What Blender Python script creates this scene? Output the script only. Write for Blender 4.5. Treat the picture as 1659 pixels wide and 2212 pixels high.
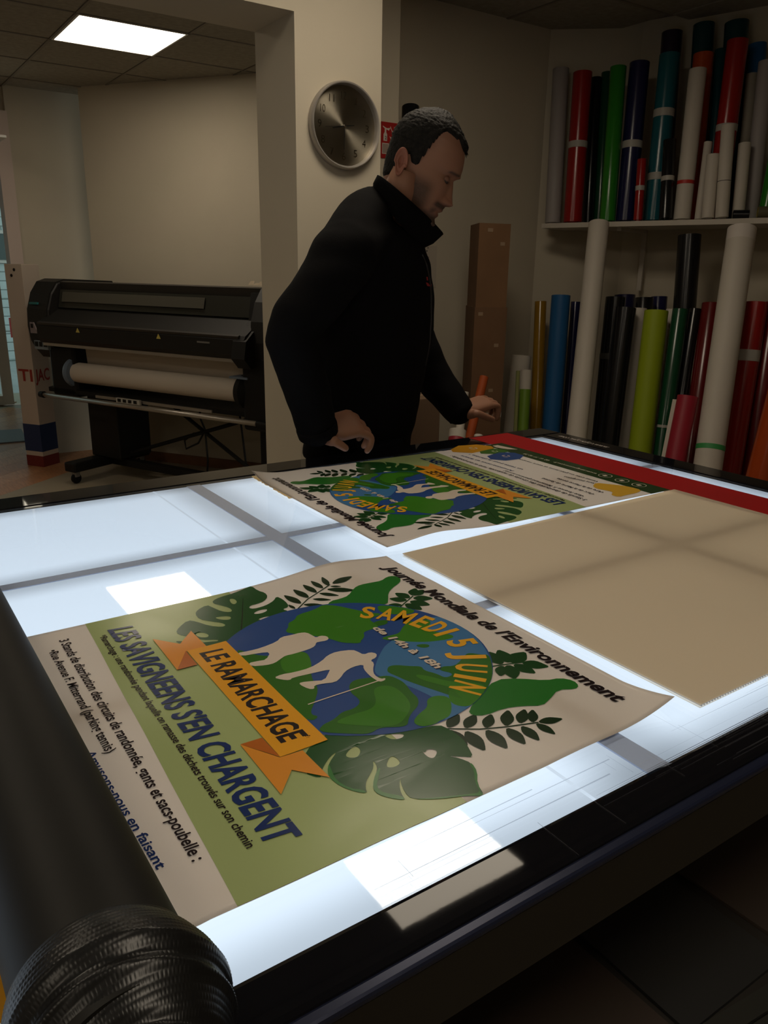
import bpy, bmesh, math, random
import numpy as np
from mathutils import Vector, Matrix, noise
from mathutils.geometry import tessellate_polygon

for o in list(bpy.data.objects): bpy.data.objects.remove(o)
scene = bpy.context.scene
col = scene.collection
random.seed(7)
# ------------------------------------------------------------------ sizes
IW, IH = 1659.0, 2212.0
FPX = 1697.83                      # focal length in pixels of the 1659 px wide frame
S = 0.46                           # camera height above the table glass (m)
H = 1.50                           # camera height above the floor
CEIL = 2.735                       # ceiling height
ZT = H - S                         # table glass height
CX, CY = 829.5, 1106.0
# ------------------------------------------------------------------ camera (X along the table, Y across it, away from the camera)
def _ray(px, py): return np.array([px - CX, py - CY, FPX])
_V = _ray(3421., 628.); _V /= np.linalg.norm(_V)
_U = _ray(-383., 563.); _U = _U - _V * (_U @ _V); _U /= np.linalg.norm(_U)
_N = np.cross(_V, _U)
RM = np.array([_V, _U, _N])
cam_d = bpy.data.cameras.new('camera'); cam = bpy.data.objects.new('camera', cam_d); col.objects.link(cam)
cam_d.sensor_fit = 'HORIZONTAL'; cam_d.sensor_width = 36.0; cam_d.lens = 36.0 * FPX / IW
cam_d.clip_start = 0.01; cam_d.clip_end = 60
m = Matrix.Identity(4)
for i in range(3):
    m[i][0] = RM[i, 0]; m[i][1] = -RM[i, 1]; m[i][2] = -RM[i, 2]
m[2][3] = H
cam.matrix_world = m
scene.camera = cam
# ------------------------------------------------------------------ world, exposure
w = bpy.data.worlds.new('world'); scene.world = w; w.use_nodes = True
w.node_tree.nodes['Background'].inputs[0].default_value = (0.72, 0.84, 0.86, 1)
w.node_tree.nodes['Background'].inputs[1].default_value = 0.75
vs = scene.view_settings
vs.view_transform = 'Standard'; vs.look = 'None'; vs.gamma = 1; vs.use_curve_mapping = False
vs.exposure = 0.12
LAMP = (1.0, 0.86, 0.67); LAMP_L = 8.5             # ceiling panels: warm, radiance
PANEL = (0.70, 0.80, 0.90); PANEL_L = 1.18           # light table panels: cool

# ------------------------------------------------------------------ pixel to place helpers (for laying the place out in metres)
def ray(p): return RM @ _ray(p[0], p[1])
def atz(p, z):
    d = ray(p); t = (z - H) / d[2]; return Vector((d[0]*t, d[1]*t, z))
def aty(p, y):
    d = ray(p); t = y / d[1]; return Vector((d[0]*t, y, H + d[2]*t))
def online(p, a, b, off=0.0):
    a = np.array(a[:2], float); b = np.array(b[:2], float); e = (b-a)/np.linalg.norm(b-a)
    n = np.array([-e[1], e[0]])
    if n @ (-a) < 0: n = -n            # towards the camera
    d = ray(p); t = (n @ a + off) / (n @ d[:2]); return Vector((d[0]*t, d[1]*t, H + d[2]*t))
def depth(v): return float(RM[0,2]*v[0] + RM[1,2]*v[1] + RM[2,2]*(v[2]-H))

# ------------------------------------------------------------------ object helpers
def L1(c): return c/12.92 if c <= .04045 else ((c+.055)/1.055)**2.4
def rgb(r, g, b): return (L1(r/255), L1(g/255), L1(b/255))
def tag(o, label=None, cat=None, group=None, kind=None):
    if label: o['label'] = label
    if cat: o['category'] = cat
    if group: o['group'] = group
    if kind: o['kind'] = kind
    return o
def empty(name, loc=(0,0,0), rz=0.0, label=None, cat=None, group=None):
    o = bpy.data.objects.new(name, None); col.objects.link(o); o.location = loc; o.rotation_euler = (0,0,rz)
    o.empty_display_size = .05
    return tag(o, label, cat, group)
def link(name, me, mat=None, parent=None, smooth=False):
    o = bpy.data.objects.new(name, me); col.objects.link(o)
    if mat and len(me.materials) == 0: me.materials.append(mat)
    if parent: o.parent = parent
    if smooth:
        for p in me.polygons: p.use_smooth = True
    return o
def mesh(name, verts, faces, mat=None, parent=None, smooth=False):
    me = bpy.data.meshes.new(name); me.from_pydata([tuple(v) for v in verts], [], faces); me.update()
    return link(name, me, mat, parent, smooth)
class MB:
    def __init__(s): s.v = []; s.f = []
    def add(s, vs_, fs):
        n = len(s.v); s.v += [tuple(v) for v in vs_]; s.f += [tuple(i+n for i in f) for f in fs]; return s
    def box(s, a, b, M=None):
        x0,y0,z0 = a; x1,y1,z1 = b
        vs_ = [Vector(p) for p in ((x0,y0,z0),(x1,y0,z0),(x1,y1,z0),(x0,y1,z0),(x0,y0,z1),(x1,y0,z1),(x1,y1,z1),(x0,y1,z1))]
        if M: vs_ = [M @ v for v in vs_]
        return s.add(vs_, [(3,2,1,0),(4,5,6,7),(0,1,5,4),(1,2,6,5),(2,3,7,6),(3,0,4,7)])
    def bevelbox(s, a, b, r, M=None):
        bm = bmesh.new(); bmesh.ops.create_cube(bm, size=1)
        for v in bm.verts:
            v.co = Vector([(a[i]+b[i])/2 + v.co[i]*(b[i]-a[i]) for i in range(3)])
        bmesh.ops.bevel(bm, geom=bm.edges[:], offset=r, segments=2, affect='EDGES', profile=.5)
        bm.verts.index_update()
        vs_ = [v.co.copy() for v in bm.verts]; fs = [tuple(v.index for v in f.verts) for f in bm.faces]; bm.free()
        if M: vs_ = [M @ v for v in vs_]
        return s.add(vs_, fs)
    def tube(s, a, b, r0, r1=None, n=16, cap=True):
        a = Vector(a); b = Vector(b); r1 = r0 if r1 is None else r1
        return s.path([a, b], [r0, r1], n, cap)
    def path(s, pts, rad, n=10, cap=True):
        pts = [Vector(p) for p in pts]
        if not isinstance(rad, (list, tuple)): rad = [rad]*len(pts)
        t0 = (pts[1]-pts[0]).normalized(); up = Vector((0,0,1)) if abs(t0.z) < .9 else Vector((1,0,0))
        x = t0.cross(up).normalized(); vs_ = []
        for i, p in enumerate(pts):
            t = (pts[min(i+1,len(pts)-1)] - pts[max(i-1,0)]).normalized()
            x = (x - t*x.dot(t)).normalized(); y = t.cross(x)
            for k in range(n):
                a = 2*math.pi*k/n; vs_.append(p + (x*math.cos(a) + y*math.sin(a))*rad[i])
        fs = [(i*n+k, i*n+(k+1)%n, (i+1)*n+(k+1)%n, (i+1)*n+k) for i in range(len(pts)-1) for k in range(n)]
        if cap: fs += [tuple(reversed(range(n))), tuple((len(pts)-1)*n+k for k in range(n))]
        return s.add(vs_, fs)
    def rings(s, rings_, cap=True):
        n = len(rings_[0]); vs_ = [v for r in rings_ for v in r]
        fs = [(i*n+k, i*n+(k+1)%n, (i+1)*n+(k+1)%n, (i+1)*n+k) for i in range(len(rings_)-1) for k in range(n)]
        if cap: fs += [tuple(reversed(range(n))), tuple((len(rings_)-1)*n+k for k in range(n))]
        return s.add(vs_, fs)
    def lathe(s, prof, o, ax, n=40, cap=False):
        # prof: (radius, distance along the axis)
        o = Vector(o); ax = Vector(ax).normalized(); up = Vector((0,0,1)) if abs(ax.z) < .9 else Vector((1,0,0))
        x = ax.cross(up).normalized(); y = ax.cross(x)
        rs = [[o + ax*h + (x*math.cos(2*math.pi*k/n) + y*math.sin(2*math.pi*k/n))*r for k in range(n)] for r, h in prof]
        return s.rings(rs, cap)
    def prism(s, poly, z0, z1, M=None):
        n = len(poly)
        area = sum(poly[i][0]*poly[(i+1)%n][1] - poly[(i+1)%n][0]*poly[i][1] for i in range(n))
        if area < 0: poly = poly[::-1]
        vs_ = [Vector((p[0],p[1],z0)) for p in poly] + [Vector((p[0],p[1],z1)) for p in poly]
        if M: vs_ = [M @ v for v in vs_]
        fs = [tuple(reversed(range(n))), tuple(range(n,2*n))] + [(i,(i+1)%n,n+(i+1)%n,n+i) for i in range(n)]
        return s.add(vs_, fs)
    def build(s, name, mat=None, parent=None, smooth=False, fix=True):
        me = bpy.data.meshes.new(name); me.from_pydata(s.v, [], s.f); me.update()
        if fix:
            bm = bmesh.new(); bm.from_mesh(me); bmesh.ops.recalc_face_normals(bm, faces=bm.faces[:]); bm.to_mesh(me); bm.free()
        o = link(name, me, mat, parent)
        if smooth:
            for p in me.polygons: p.use_smooth = True
            if smooth is not True: autosmooth(me, smooth)
        return o
def autosmooth(me, ang):
    try: me.set_sharp_from_angle(angle=math.radians(ang))
    except Exception: pass
def copy_tree(o, parent=None):
    c = o.copy(); col.objects.link(c); c.parent = parent
    for ch in o.children: copy_tree(ch, c)
    return c
def rotz(a): return Matrix.Rotation(a, 4, 'Z')

# ------------------------------------------------------------------ materials
MT = {}
def mat(name, c, rough=.6, metal=0., spec=.5, var=0., vscale=8., bump=0., bscale=60., emit=None, coat=0., stretch=None, transl=0., tcol=None):
    if name in MT: return MT[name]
    m_ = bpy.data.materials.new(name); m_.use_nodes = True; MT[name] = m_
    nt = m_.node_tree; p = nt.nodes['Principled BSDF']
    p.inputs['Base Color'].default_value = (*c, 1); p.inputs['Roughness'].default_value = rough
    p.inputs['Metallic'].default_value = metal; p.inputs['Specular IOR Level'].default_value = spec
    if coat: p.inputs['Coat Weight'].default_value = coat; p.inputs['Coat Roughness'].default_value = .05
    if emit: p.inputs['Emission Color'].default_value = (*emit[0], 1); p.inputs['Emission Strength'].default_value = emit[1]
    tc = None
    if var or bump:
        tc = nt.nodes.new('ShaderNodeTexCoord'); vec = tc.outputs['Object']
        if stretch:
            mp = nt.nodes.new('ShaderNodeMapping'); mp.inputs['Scale'].default_value = stretch; nt.links.new(vec, mp.inputs[0]); vec = mp.outputs[0]
    if var:
        n = nt.nodes.new('ShaderNodeTexNoise'); n.inputs['Scale'].default_value = vscale; n.inputs['Detail'].default_value = 5
        nt.links.new(vec, n.inputs['Vector'])
        r = nt.nodes.new('ShaderNodeMapRange'); r.inputs['From Min'].default_value = .3; r.inputs['From Max'].default_value = .7
        r.inputs['To Min'].default_value = 1-var; r.inputs['To Max'].default_value = 1+var; nt.links.new(n.outputs['Fac'], r.inputs['Value'])
        mx = nt.nodes.new('ShaderNodeMix'); mx.data_type = 'RGBA'; mx.blend_type = 'MULTIPLY'; mx.inputs['Factor'].default_value = 1
        mx.inputs['A'].default_value = (*c, 1); nt.links.new(r.outputs[0], mx.inputs['B']); nt.links.new(mx.outputs['Result'], p.inputs['Base Color'])
    if bump:
        n2 = nt.nodes.new('ShaderNodeTexNoise'); n2.inputs['Scale'].default_value = bscale; n2.inputs['Detail'].default_value = 4
        nt.links.new(vec, n2.inputs['Vector'])
        b = nt.nodes.new('ShaderNodeBump'); b.inputs['Strength'].default_value = bump; b.inputs['Distance'].default_value = .004
        nt.links.new(n2.outputs['Fac'], b.inputs['Height']); nt.links.new(b.outputs[0], p.inputs['Normal'])
    if transl:
        t = nt.nodes.new('ShaderNodeBsdfTranslucent'); t.inputs[0].default_value = (*(tcol or c), 1)
        mi = nt.nodes.new('ShaderNodeMixShader'); mi.inputs[0].default_value = transl
        out = nt.nodes['Material Output']; nt.links.new(p.outputs[0], mi.inputs[1]); nt.links.new(t.outputs[0], mi.inputs[2]); nt.links.new(mi.outputs[0], out.inputs[0])
    return m_
def emis(name, c, s):
    if name in MT: return MT[name]
    m_ = bpy.data.materials.new(name); m_.use_nodes = True; MT[name] = m_
    nt = m_.node_tree; nt.nodes.remove(nt.nodes['Principled BSDF'])
    e = nt.nodes.new('ShaderNodeEmission'); e.inputs[0].default_value = (*c, 1); e.inputs[1].default_value = s
    nt.links.new(e.outputs[0], nt.nodes['Material Output'].inputs[0]); return m_
def glassmat(name, tint=(1,1,1), ior=1.45, rough=.0, bump=0.):
    if name in MT: return MT[name]
    m_ = bpy.data.materials.new(name); m_.use_nodes = True; MT[name] = m_
    nt = m_.node_tree; nt.nodes.remove(nt.nodes['Principled BSDF'])
    t = nt.nodes.new('ShaderNodeBsdfTransparent'); t.inputs[0].default_value = (*tint, 1)
    g = nt.nodes.new('ShaderNodeBsdfGlossy'); g.inputs['Roughness'].default_value = rough
    f = nt.nodes.new('ShaderNodeFresnel')
    ge = nt.nodes.new('ShaderNodeNewGeometry'); mr = nt.nodes.new('ShaderNodeMapRange'); nt.links.new(ge.outputs['Backfacing'], mr.inputs['Value'])
    mr.inputs['To Min'].default_value = ior; mr.inputs['To Max'].default_value = 1.0/ior; nt.links.new(mr.outputs[0], f.inputs[0])   # a thin pane mirrors alike from both sides
    mi = nt.nodes.new('ShaderNodeMixShader'); nt.links.new(f.outputs[0], mi.inputs[0]); nt.links.new(t.outputs[0], mi.inputs[1]); nt.links.new(g.outputs[0], mi.inputs[2])
    nt.links.new(mi.outputs[0], nt.nodes['Material Output'].inputs[0]); return m_

# ------------------------------------------------------------------ text
def text_mesh(body, bold=0.0, shear=0.0):
    cu = bpy.data.curves.new('lettering', 'FONT'); cu.body = body; cu.offset = bold; cu.shear = shear; cu.resolution_u = 3
    cu.fill_mode = 'FRONT' if hasattr(cu, 'fill_mode') else cu.fill_mode
    o = bpy.data.objects.new('lettering', cu); col.objects.link(o)
    dg = bpy.context.evaluated_depsgraph_get(); dg.update()
    me = bpy.data.meshes.new_from_object(o.evaluated_get(dg)); bpy.data.objects.remove(o)
    vs_ = np.array([v.co[:] for v in me.vertices]); fs = [tuple(p.vertices) for p in me.polygons]
    bpy.data.meshes.remove(me); bpy.data.curves.remove(cu)
    return vs_, fs
def fit_text(body, bold=0.0, shear=0.0, capref='H'):
    vs_, fs = text_mesh(body, bold, shear)
    cap = text_mesh(capref, 0, 0)[0][:,1].max()
    x0, x1 = vs_[:,0].min(), vs_[:,0].max()
    vs_ = vs_.copy(); vs_[:,0] = (vs_[:,0]-x0)/(x1-x0); vs_[:,1] /= cap
    return vs_, fs
# ================================================================== the room
wall_m = mat('wall_paint', (.57,.51,.40), .85, var=.05, vscale=1.5, bump=.05, bscale=220)
pil_m = wall_m
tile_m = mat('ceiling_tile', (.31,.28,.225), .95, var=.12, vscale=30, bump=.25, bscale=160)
grid_m = mat('ceiling_grid', (.22,.19,.15), .6)
base_m = mat('baseboard_wood', rgb(120,82,55), .5, var=.15, vscale=12)
floor_m = mat('floor_tile', rgb(150,138,118), .5, var=.06, vscale=6)

def wall(name, a, b, z0=0.0, z1=CEIL+.05, th=.12, m_=None, flip=False):
    """vertical slab whose visible face runs a-b; thickness goes away from the room"""
    a = Vector((*a,0)); b = Vector((*b,0)); e = (b-a).normalized(); n = Vector((-e.y, e.x, 0))
    if n.dot(-a) > 0: n = -n
    if flip: n = -n
    q = [a, b, b+n*th, a+n*th]
    mb = MB(); mb.prism([(p.x,p.y) for p in q], z0, z1)
    return tag(mb.build(name, m_ or wall_m), kind='structure')

# floor: pale tiles around the table, wooden planks in the front shop
tag(MB().box((-4.2,-2.6,-.06),(6.2,10.5,-.012)).build('floor', floor_m), kind='structure')
pl_m = [mat('plank_a', rgb(168,118,80), .38, var=.18, vscale=9, stretch=(8,1,1)), mat('plank_b', rgb(158,108,72), .38, var=.18, vscale=9, stretch=(8,1,1)), mat('plank_c', rgb(176,126,88), .38, var=.18, vscale=9, stretch=(8,1,1))]
fl2 = empty('floor_planking', (0,0,0)); fl2['kind'] = 'structure'; fl2['label'] = 'warm wooden plank floor of the front shop'
# edge of the planking runs from (0.75,5.67) to (2.3,6.9)
pa = Vector((.749,5.673)); pb = Vector((1.596,6.346)); pe = (pb-pa).normalized(); pn = Vector((-pe.y, pe.x))
if pn.y < 0: pn = -pn
k = 0
for r in range(30):
    d0 = r*.19; s0 = -1.6 - (r*.43) % 1.2
    while s0 < 4.5:
        s1 = s0 + 1.2
        q = [pa + pe*(s0+.001) + pn*(d0+.001), pa + pe*(s1-.001) + pn*(d0+.001), pa + pe*(s1-.001) + pn*(d0+.189), pa + pe*(s0+.001) + pn*(d0+.189)]
        if max(p.x for p in q) > .2 and min(p.x for p in q) < 2.2 and max(p.y for p in q) < 9.9:
            MB().prism([(p.x,p.y) for p in q], -.012, 0.0).build('plank', pl_m[(r*5+k*3) % 3], fl2)
        k += 1; s0 = s1
mb = MB(); q = [pa-pe*6, pa+pe*6, pa+pe*6-pn*9, pa-pe*6-pn*9]
tag(mb.prism([(p.x,p.y) for p in q], -.012, 0.0).build('floor_pale', floor_m), kind='structure')

# ceiling: one slab with a tile grid hung below it
ce = tag(MB().box((-4.2,-2.6,CEIL+.03),(6.2,8.5,CEIL+.12)).build('ceiling', grid_m), kind='structure')
GX, GY = 1.27, 4.70
LAMPS = [(0,0),(0,-5),(-4,-5),(-3,-1),(-2,-9),(-6,-9)]  # lamps left of the first pair are unseen, added to brighten posters and pillar
inside = lambda x, y: (y < 3.42 and x < 3.72 + .2913*(3.115-y) + .2 and not (y > 3.0 and x > 3.55)) or (y >= 3.42 and x < 1.72 + .70*(6.58-y) + .4 and y < 6.9)
tm = None
for i in range(-8, 6):
    for j in range(-12, 5):
        if (i, j) in LAMPS: continue
        x, y = GX + .6*i, GY + .6*j
        if not inside(x+.3, y+.3): continue
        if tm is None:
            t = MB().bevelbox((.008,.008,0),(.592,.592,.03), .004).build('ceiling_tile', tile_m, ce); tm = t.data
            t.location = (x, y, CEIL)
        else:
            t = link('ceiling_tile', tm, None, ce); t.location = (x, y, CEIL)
tr = MB()
for i in range(-8, 7): tr.box((GX+.6*i-.008,-2.4,CEIL-.004),(GX+.6*i+.008,6.9,CEIL+.03)) if GX+.6*i < 3.5 else None
for j in range(-12, 6): tr.box((-3.6,GY+.6*j-.008,CEIL-.004),(3.6,GY+.6*j+.008,CEIL+.03)) if GY+.6*j < 3.4 else tr.box((-3.6,GY+.6*j-.008,CEIL-.004),(1.72+.70*(6.58-GY-.6*j),GY+.6*j+.008,CEIL+.03))
tr.build('ceiling_grid', grid_m, ce)
lampm = emis('lamp_light', LAMP, LAMP_L)
alu_m = mat('white_aluminium', (.7,.7,.68), .4)
lab = {(0,0):'square flush LED ceiling light glowing above the large printer', (0,-5):'square flush LED ceiling light above the far poster on the table', (-4,-5):'square flush LED ceiling light added out of view above the left end of the table', (-3,-1):'square flush LED ceiling light added far left of the printer to brighten the pillar',
       (-2,-9):'square flush LED ceiling light added in front of the light table to brighten the posters', (-6,-9):'square flush LED ceiling light added out of view behind the camera at left'}
for (i, j) in LAMPS:
    e = empty('ceiling_light', (GX+.6*i, GY+.6*j, CEIL), 0, lab[(i,j)], 'ceiling light', 'LED panels set in the ceiling')
    f = MB()
    for a, b in (((.004,.004),(.596,.016)),((.004,.584),(.596,.596)),((.004,.016),(.016,.584)),((.584,.016),(.596,.584))): f.box((*a,-.006),(*b,.02))
    f.build('frame', alu_m, e)
    MB().box((.016,.016,-.002),(.584,.584,.016)).build('diffuser', lampm, e)

# walls
YP = 2.80; PX0, PX1, PY1 = 1.505, 1.879, 3.12; ZB = 2.366
tag(MB().box((PX0,YP,0),(PX1,PY1,CEIL+.03)).build('wall_pillar', wall_m), kind='structure')
tag(MB().box((-3.7,YP,ZB),(PX0,PY1,CEIL+.03)).build('wall_beam', wall_m), kind='structure')
tag(MB().box((PX1-.12,PY1,0),(PX1,3.6,CEIL+.03)).build('wall_return', wall_m), kind='structure')
wall('wall_back', (PX1,3.43), (3.39,3.43))
tag(MB().box((PX1,3.20,0),(2.243,3.43,CEIL+.03)).build('wall_pilaster', wall_m), kind='structure')
wall('wall_corner', (3.38,3.43), (3.738,3.115))
RW0 = Vector((3.738,3.115)); RWd = Vector((.2797,-.9601))
RW1 = RW0 + RWd*5.8
wall('wall_right', RW0, RW1)
WL0 = Vector((1.72,6.52)); WLd = Vector((.574,-.819)); WL1 = WL0 + WLd*3.4
wall('wall_left', WL0, WL1)
tag(MB().box((WL1.x-1.4,WL1.y+.0,0),(WL1.x+.2,WL1.y-.12,CEIL)).build('wall_inner', wall_m), kind='structure') if False else None
wall('wall_far', (1.265,6.80), (1.80,6.80))
wall('wall_front', (-3.7,-2.4), (5.6,-2.4), flip=False)
wall('wall_side', (-3.7,-2.5), (-3.7,7.0))
# baseboard along the printer wall
nW = Vector((-WLd.y, WLd.x));  nW = nW if nW.dot(Vector((-1,-1))) > 0 else -nW
q = [WL0, WL1, WL1+nW*.014, WL0+nW*.014]
tag(MB().prism([(p.x,p.y) for p in q], 0, .075).build('baseboard_left', base_m), kind='structure')

# the shop front at far left: jamb, glazed door, white brick house outside
jamb_m = mat('jamb_paint', (.66,.55,.50), .7)
tag(MB().box((1.175,6.76,0),(1.268,6.92,2.56)).build('trim_1', jamb_m), kind='structure')
wall('wall_lintel', (-3.7,6.86), (1.268,6.86), 2.56, CEIL+.05)
wall('wall_shop', (-3.7,6.86), (.55,6.86))
tag(MB().box((1.26,6.92,0),(1.34,9.6,CEIL)).build('wall_shop_right', wall_m), kind='structure') if False else None
tag(MB().box((2.35,6.9,0),(2.47,9.6,CEIL)).build('wall_shop_side', wall_m), kind='structure'); tag(MB().box((-1.2,6.98,0),(-1.08,9.6,CEIL)).build('wall_shop_left', wall_m), kind='structure')
tag(MB().box((-1.2,6.98,CEIL),(2.47,9.75,CEIL+.1)).build('ceiling_shop', tile_m), kind='structure')
frame_m = mat('white_frame', (.72,.62,.57), .5)
wf = MB(); YW = 9.55
for x0, x1 in ((-1.08,-1.0),(.35,.43),(1.42,1.53),(2.27,2.35)): wf.box((x0,YW,0),(x1,YW+.06,2.5))
wf.box((-1.08,YW,2.42),(2.35,YW+.06,2.5)); wf.box((-1.08,YW+.005,0),(1.42,YW+.055,.10))
win = tag(wf.build('window_1', frame_m), kind='structure'); wall('wall_shop_front', (-1.2,YW+.06), (2.47,YW+.06), 2.5, CEIL+.05)
gw = glassmat('window_glass', (.86,.95,.93))
for x0, x1 in ((-1.0,.35),(.43,1.42),(1.53,1.80),(1.815,2.27)): MB().box((x0,YW+.025,.10 if x0 < 1.5 else .0),(x1,YW+.033,2.42)).build('pane', gw, win)
MB().box((1.80,YW+.02,0),(1.815,YW+.04,2.42)).build('glass_edge', mat('glass_edge_green', (.02,.07,.06), .3), win)
sl = aty((1,285),6.25); se = empty('spot_lamp', (sl.x-.055,6.25,sl.z), 0, 'small bright lamp at the far left edge above the shop front', 'lamp')
MB().box((-.06,.10,-.03),(.06,.12,.035)).build('diffuser', emis('spot_light', (1,.9,.7), 3.0), se); MB().box((-.07,-.10,-.045),(.07,.14,-.03)).build('added_hood', alu_m, se); MB().box((-.07,.12,-.03),(.07,.14,.05)).build('housing', alu_m, se); MB().box((-.008,.122,.05),(.008,.138,CEIL-sl.z)).build('stem', alu_m, se)  # hood added under the lamp to hide its reflection in the table glass
# ================================================================== outside the shop window
br_m = mat('white_brick', (.62,.66,.66), .9, var=.12, vscale=3)
pave_m = mat('pavement', (.40,.42,.42), .9, var=.1, vscale=4)
tag(MB().box((-4,9.62,-.10),(6,20,-.04)).build('floor_pavement', pave_m), kind='structure')
hs = empty('white_house', (2.45,14.5,-.04), 0, 'white brick house seen through the shop window', 'house')
MB().box((-4,0,0),(4,.2,5.5)).build('wall', mat('mortar', (.45,.48,.48), .9), hs)
bme = None
for r in range(26):
    for k in range(5):
        x = -.85 + k*.42 + (.21 if r % 2 else 0); z = .02 + r*.14
        if bme is None:
            b = MB().bevelbox((0,-.02,0),(.405,.02,.125), .006).build('brick', br_m, hs); bme = b.data
        else: b = link('brick', bme, None, hs)
        b.location = (x, 0, z)
dk = mat('dark_window', (.10,.12,.12), .3)
for z0, z1 in ((1.55,2.05),(2.55,3.4)):
    wn = MB().box((-.5,-.06,z0),(.25,-.03,z1)).build('window', frame_m, hs); MB().box((-.44,-.07,z0+.05),(.19,-.055,z1-.05)).build('pane', dk, wn)
rl = empty('iron_railing', (1.75,11.2,-.04), 0, 'thin pale railing outside the shop window', 'railing')
rm = mat('railing_paint', (.45,.52,.52), .5)
for z in (.35,.72,1.12): MB().tube((-.6,0,z),(.9,0,z),.014,n=8).build('rail', rm, rl)
for k in range(8): MB().tube((-.6+k*.2,0,0),(-.6+k*.2,0,1.15),.009,n=8).build('bar', rm, rl)
sg = empty('red_sign', (1.94,10.9,.62), 0, 'small red and white sign outside the shop window', 'sign')
MB().box((-.14,0,0),(.14,.02,.24)).build('plate', mat('sign_red', (.55,.05,.05), .5), sg); MB().box((-.10,-.006,.09),(.10,0,.13)).build('stripe', mat('sign_white', (.8,.8,.8), .5), sg)
MB().box((-.015,.02,-.68),(.015,.04,.2)).build('post', rm, sg)

# ================================================================== the light table
tbl = empty('light_table', (0,0,0), 0, 'long flatbed application table with a glowing glass top and black rails', 'table')
blk = mat('black_rail', (.006,.006,.008), .03, spec=.22, bump=.004, bscale=25)
blk2 = mat('black_rail_side', (.010,.009,.008), .45)
edge_m = mat('rail_edge', (.02,.026,.06), .28, metal=.4)
TX0, TX1 = -1.62, 1.682; TY0, TY1 = .393, 1.627      # glowing field
RX1, RY0, RY1 = 1.762, .343, 1.715
def rail(name, a, b, M=blk): return MB().bevelbox(a, b, .006).build(name, M, tbl)
r1 = rail('near_rail', (TX0-.08,RY0+.004,ZT-.070),(RX1,TY0,ZT+.0015)); 
MB().bevelbox((TX0-.08,RY0-.006,ZT-.010),(RX1+.004,RY0+.006,ZT-.001), .003).build('edge_trim', edge_m, tbl)
MB().box((TX0-.08,RY0-.004,ZT-.072),(RX1,RY0+.003,ZT-.011)).build('side_skirt', blk2, tbl)
rail('back_rail', (TX0-.08,TY1,ZT-.07),(RX1,RY1,ZT+.0015)); rail('end_rail', (TX1,TY0,ZT-.07),(RX1,TY1,ZT+.0015)); rail('far_end_rail', (TX0-.08,TY0,ZT-.07),(TX0,TY1,ZT+.0015))
MB().bevelbox((TX0-.08,RY1-.004,ZT-.06),(RX1+.004,RY1+.016,ZT-.004), .004).build('guide_rail', mat('rail_grey', (.045,.038,.032), .35, metal=.6), tbl)
XB = [-1.088-.564, -1.088, -.524, .040, .604, 1.168]; YB = [.786, 1.2185]; WXB, WYB = .0155, .0118
bar_m = mat('divider_grey', (.60,.69,.92), .6)
for x in XB[1:]: MB().box((x-WXB,TY0,ZT-.012),(x+WXB,TY1,ZT-.0036)).build('divider', bar_m, tbl)
xs = [TX0] + XB[1:] + [TX1]
for i in range(len(xs)-1):
    for y in YB:
        MB().box((xs[i]+(WXB if i else 0),y-WYB,ZT-.012),(xs[i+1]-(WXB if i < len(xs)-2 else 0),y+WYB,ZT-.0038)).build('divider', bar_m, tbl)
# light panels: LED diffusers, a little weaker along their edges
pm = bpy.data.materials.new('light_panel'); pm.use_nodes = True; nt = pm.node_tree; nt.nodes.remove(nt.nodes['Principled BSDF'])
tc = nt.nodes.new('ShaderNodeTexCoord'); sx = nt.nodes.new('ShaderNodeSeparateXYZ'); nt.links.new(tc.outputs['Generated'], sx.inputs[0])
def _edge(out, wdt):
    a = nt.nodes.new('ShaderNodeMath'); a.operation = 'SUBTRACT'; nt.links.new(out, a.inputs[0]); a.inputs[1].default_value = .5
    b = nt.nodes.new('ShaderNodeMath'); b.operation = 'ABSOLUTE'; nt.links.new(a.outputs[0], b.inputs[0])
    r = nt.nodes.new('ShaderNodeMapRange'); r.interpolation_type = 'SMOOTHSTEP'; nt.links.new(b.outputs[0], r.inputs['Value'])
    r.inputs['From Min'].default_value = .5; r.inputs['From Max'].default_value = .5-wdt; r.inputs['To Min'].default_value = .62; r.inputs['To Max'].default_value = 1.0
    return r.outputs[0]
mu = nt.nodes.new('ShaderNodeMath'); mu.operation = 'MULTIPLY'; nt.links.new(_edge(sx.outputs[0], .16), mu.inputs[0]); nt.links.new(_edge(sx.outputs[1], .14), mu.inputs[1])
ms = nt.nodes.new('ShaderNodeMath'); ms.operation = 'MULTIPLY'; nt.links.new(mu.outputs[0], ms.inputs[0]); ms.inputs[1].default_value = PANEL_L
em = nt.nodes.new('ShaderNodeEmission'); em.inputs[0].default_value = (*PANEL, 1); nt.links.new(ms.outputs[0], em.inputs[1]); nt.links.new(em.outputs[0], nt.nodes['Material Output'].inputs[0])
ys = [TY0] + YB + [TY1]
for i in range(len(xs)-1):
    for j in range(3):
        x0, x1 = xs[i]+(WXB if i else 0), xs[i+1]-(WXB if i < len(xs)-2 else 0); y0, y1 = ys[j]+(WYB if j else 0), ys[j+1]-(WYB if j < 2 else 0)
        MB().box((x0+.0005,y0+.0005,ZT-.010),(x1-.0005,y1-.0005,ZT-.0050)).build('light_panel', pm, tbl)
MB().box((TX0-.02,TY0-.01,ZT-.068),(TX1+.02,TY1+.01,ZT-.040)).build('tray_bottom', blk2, tbl)
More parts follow.
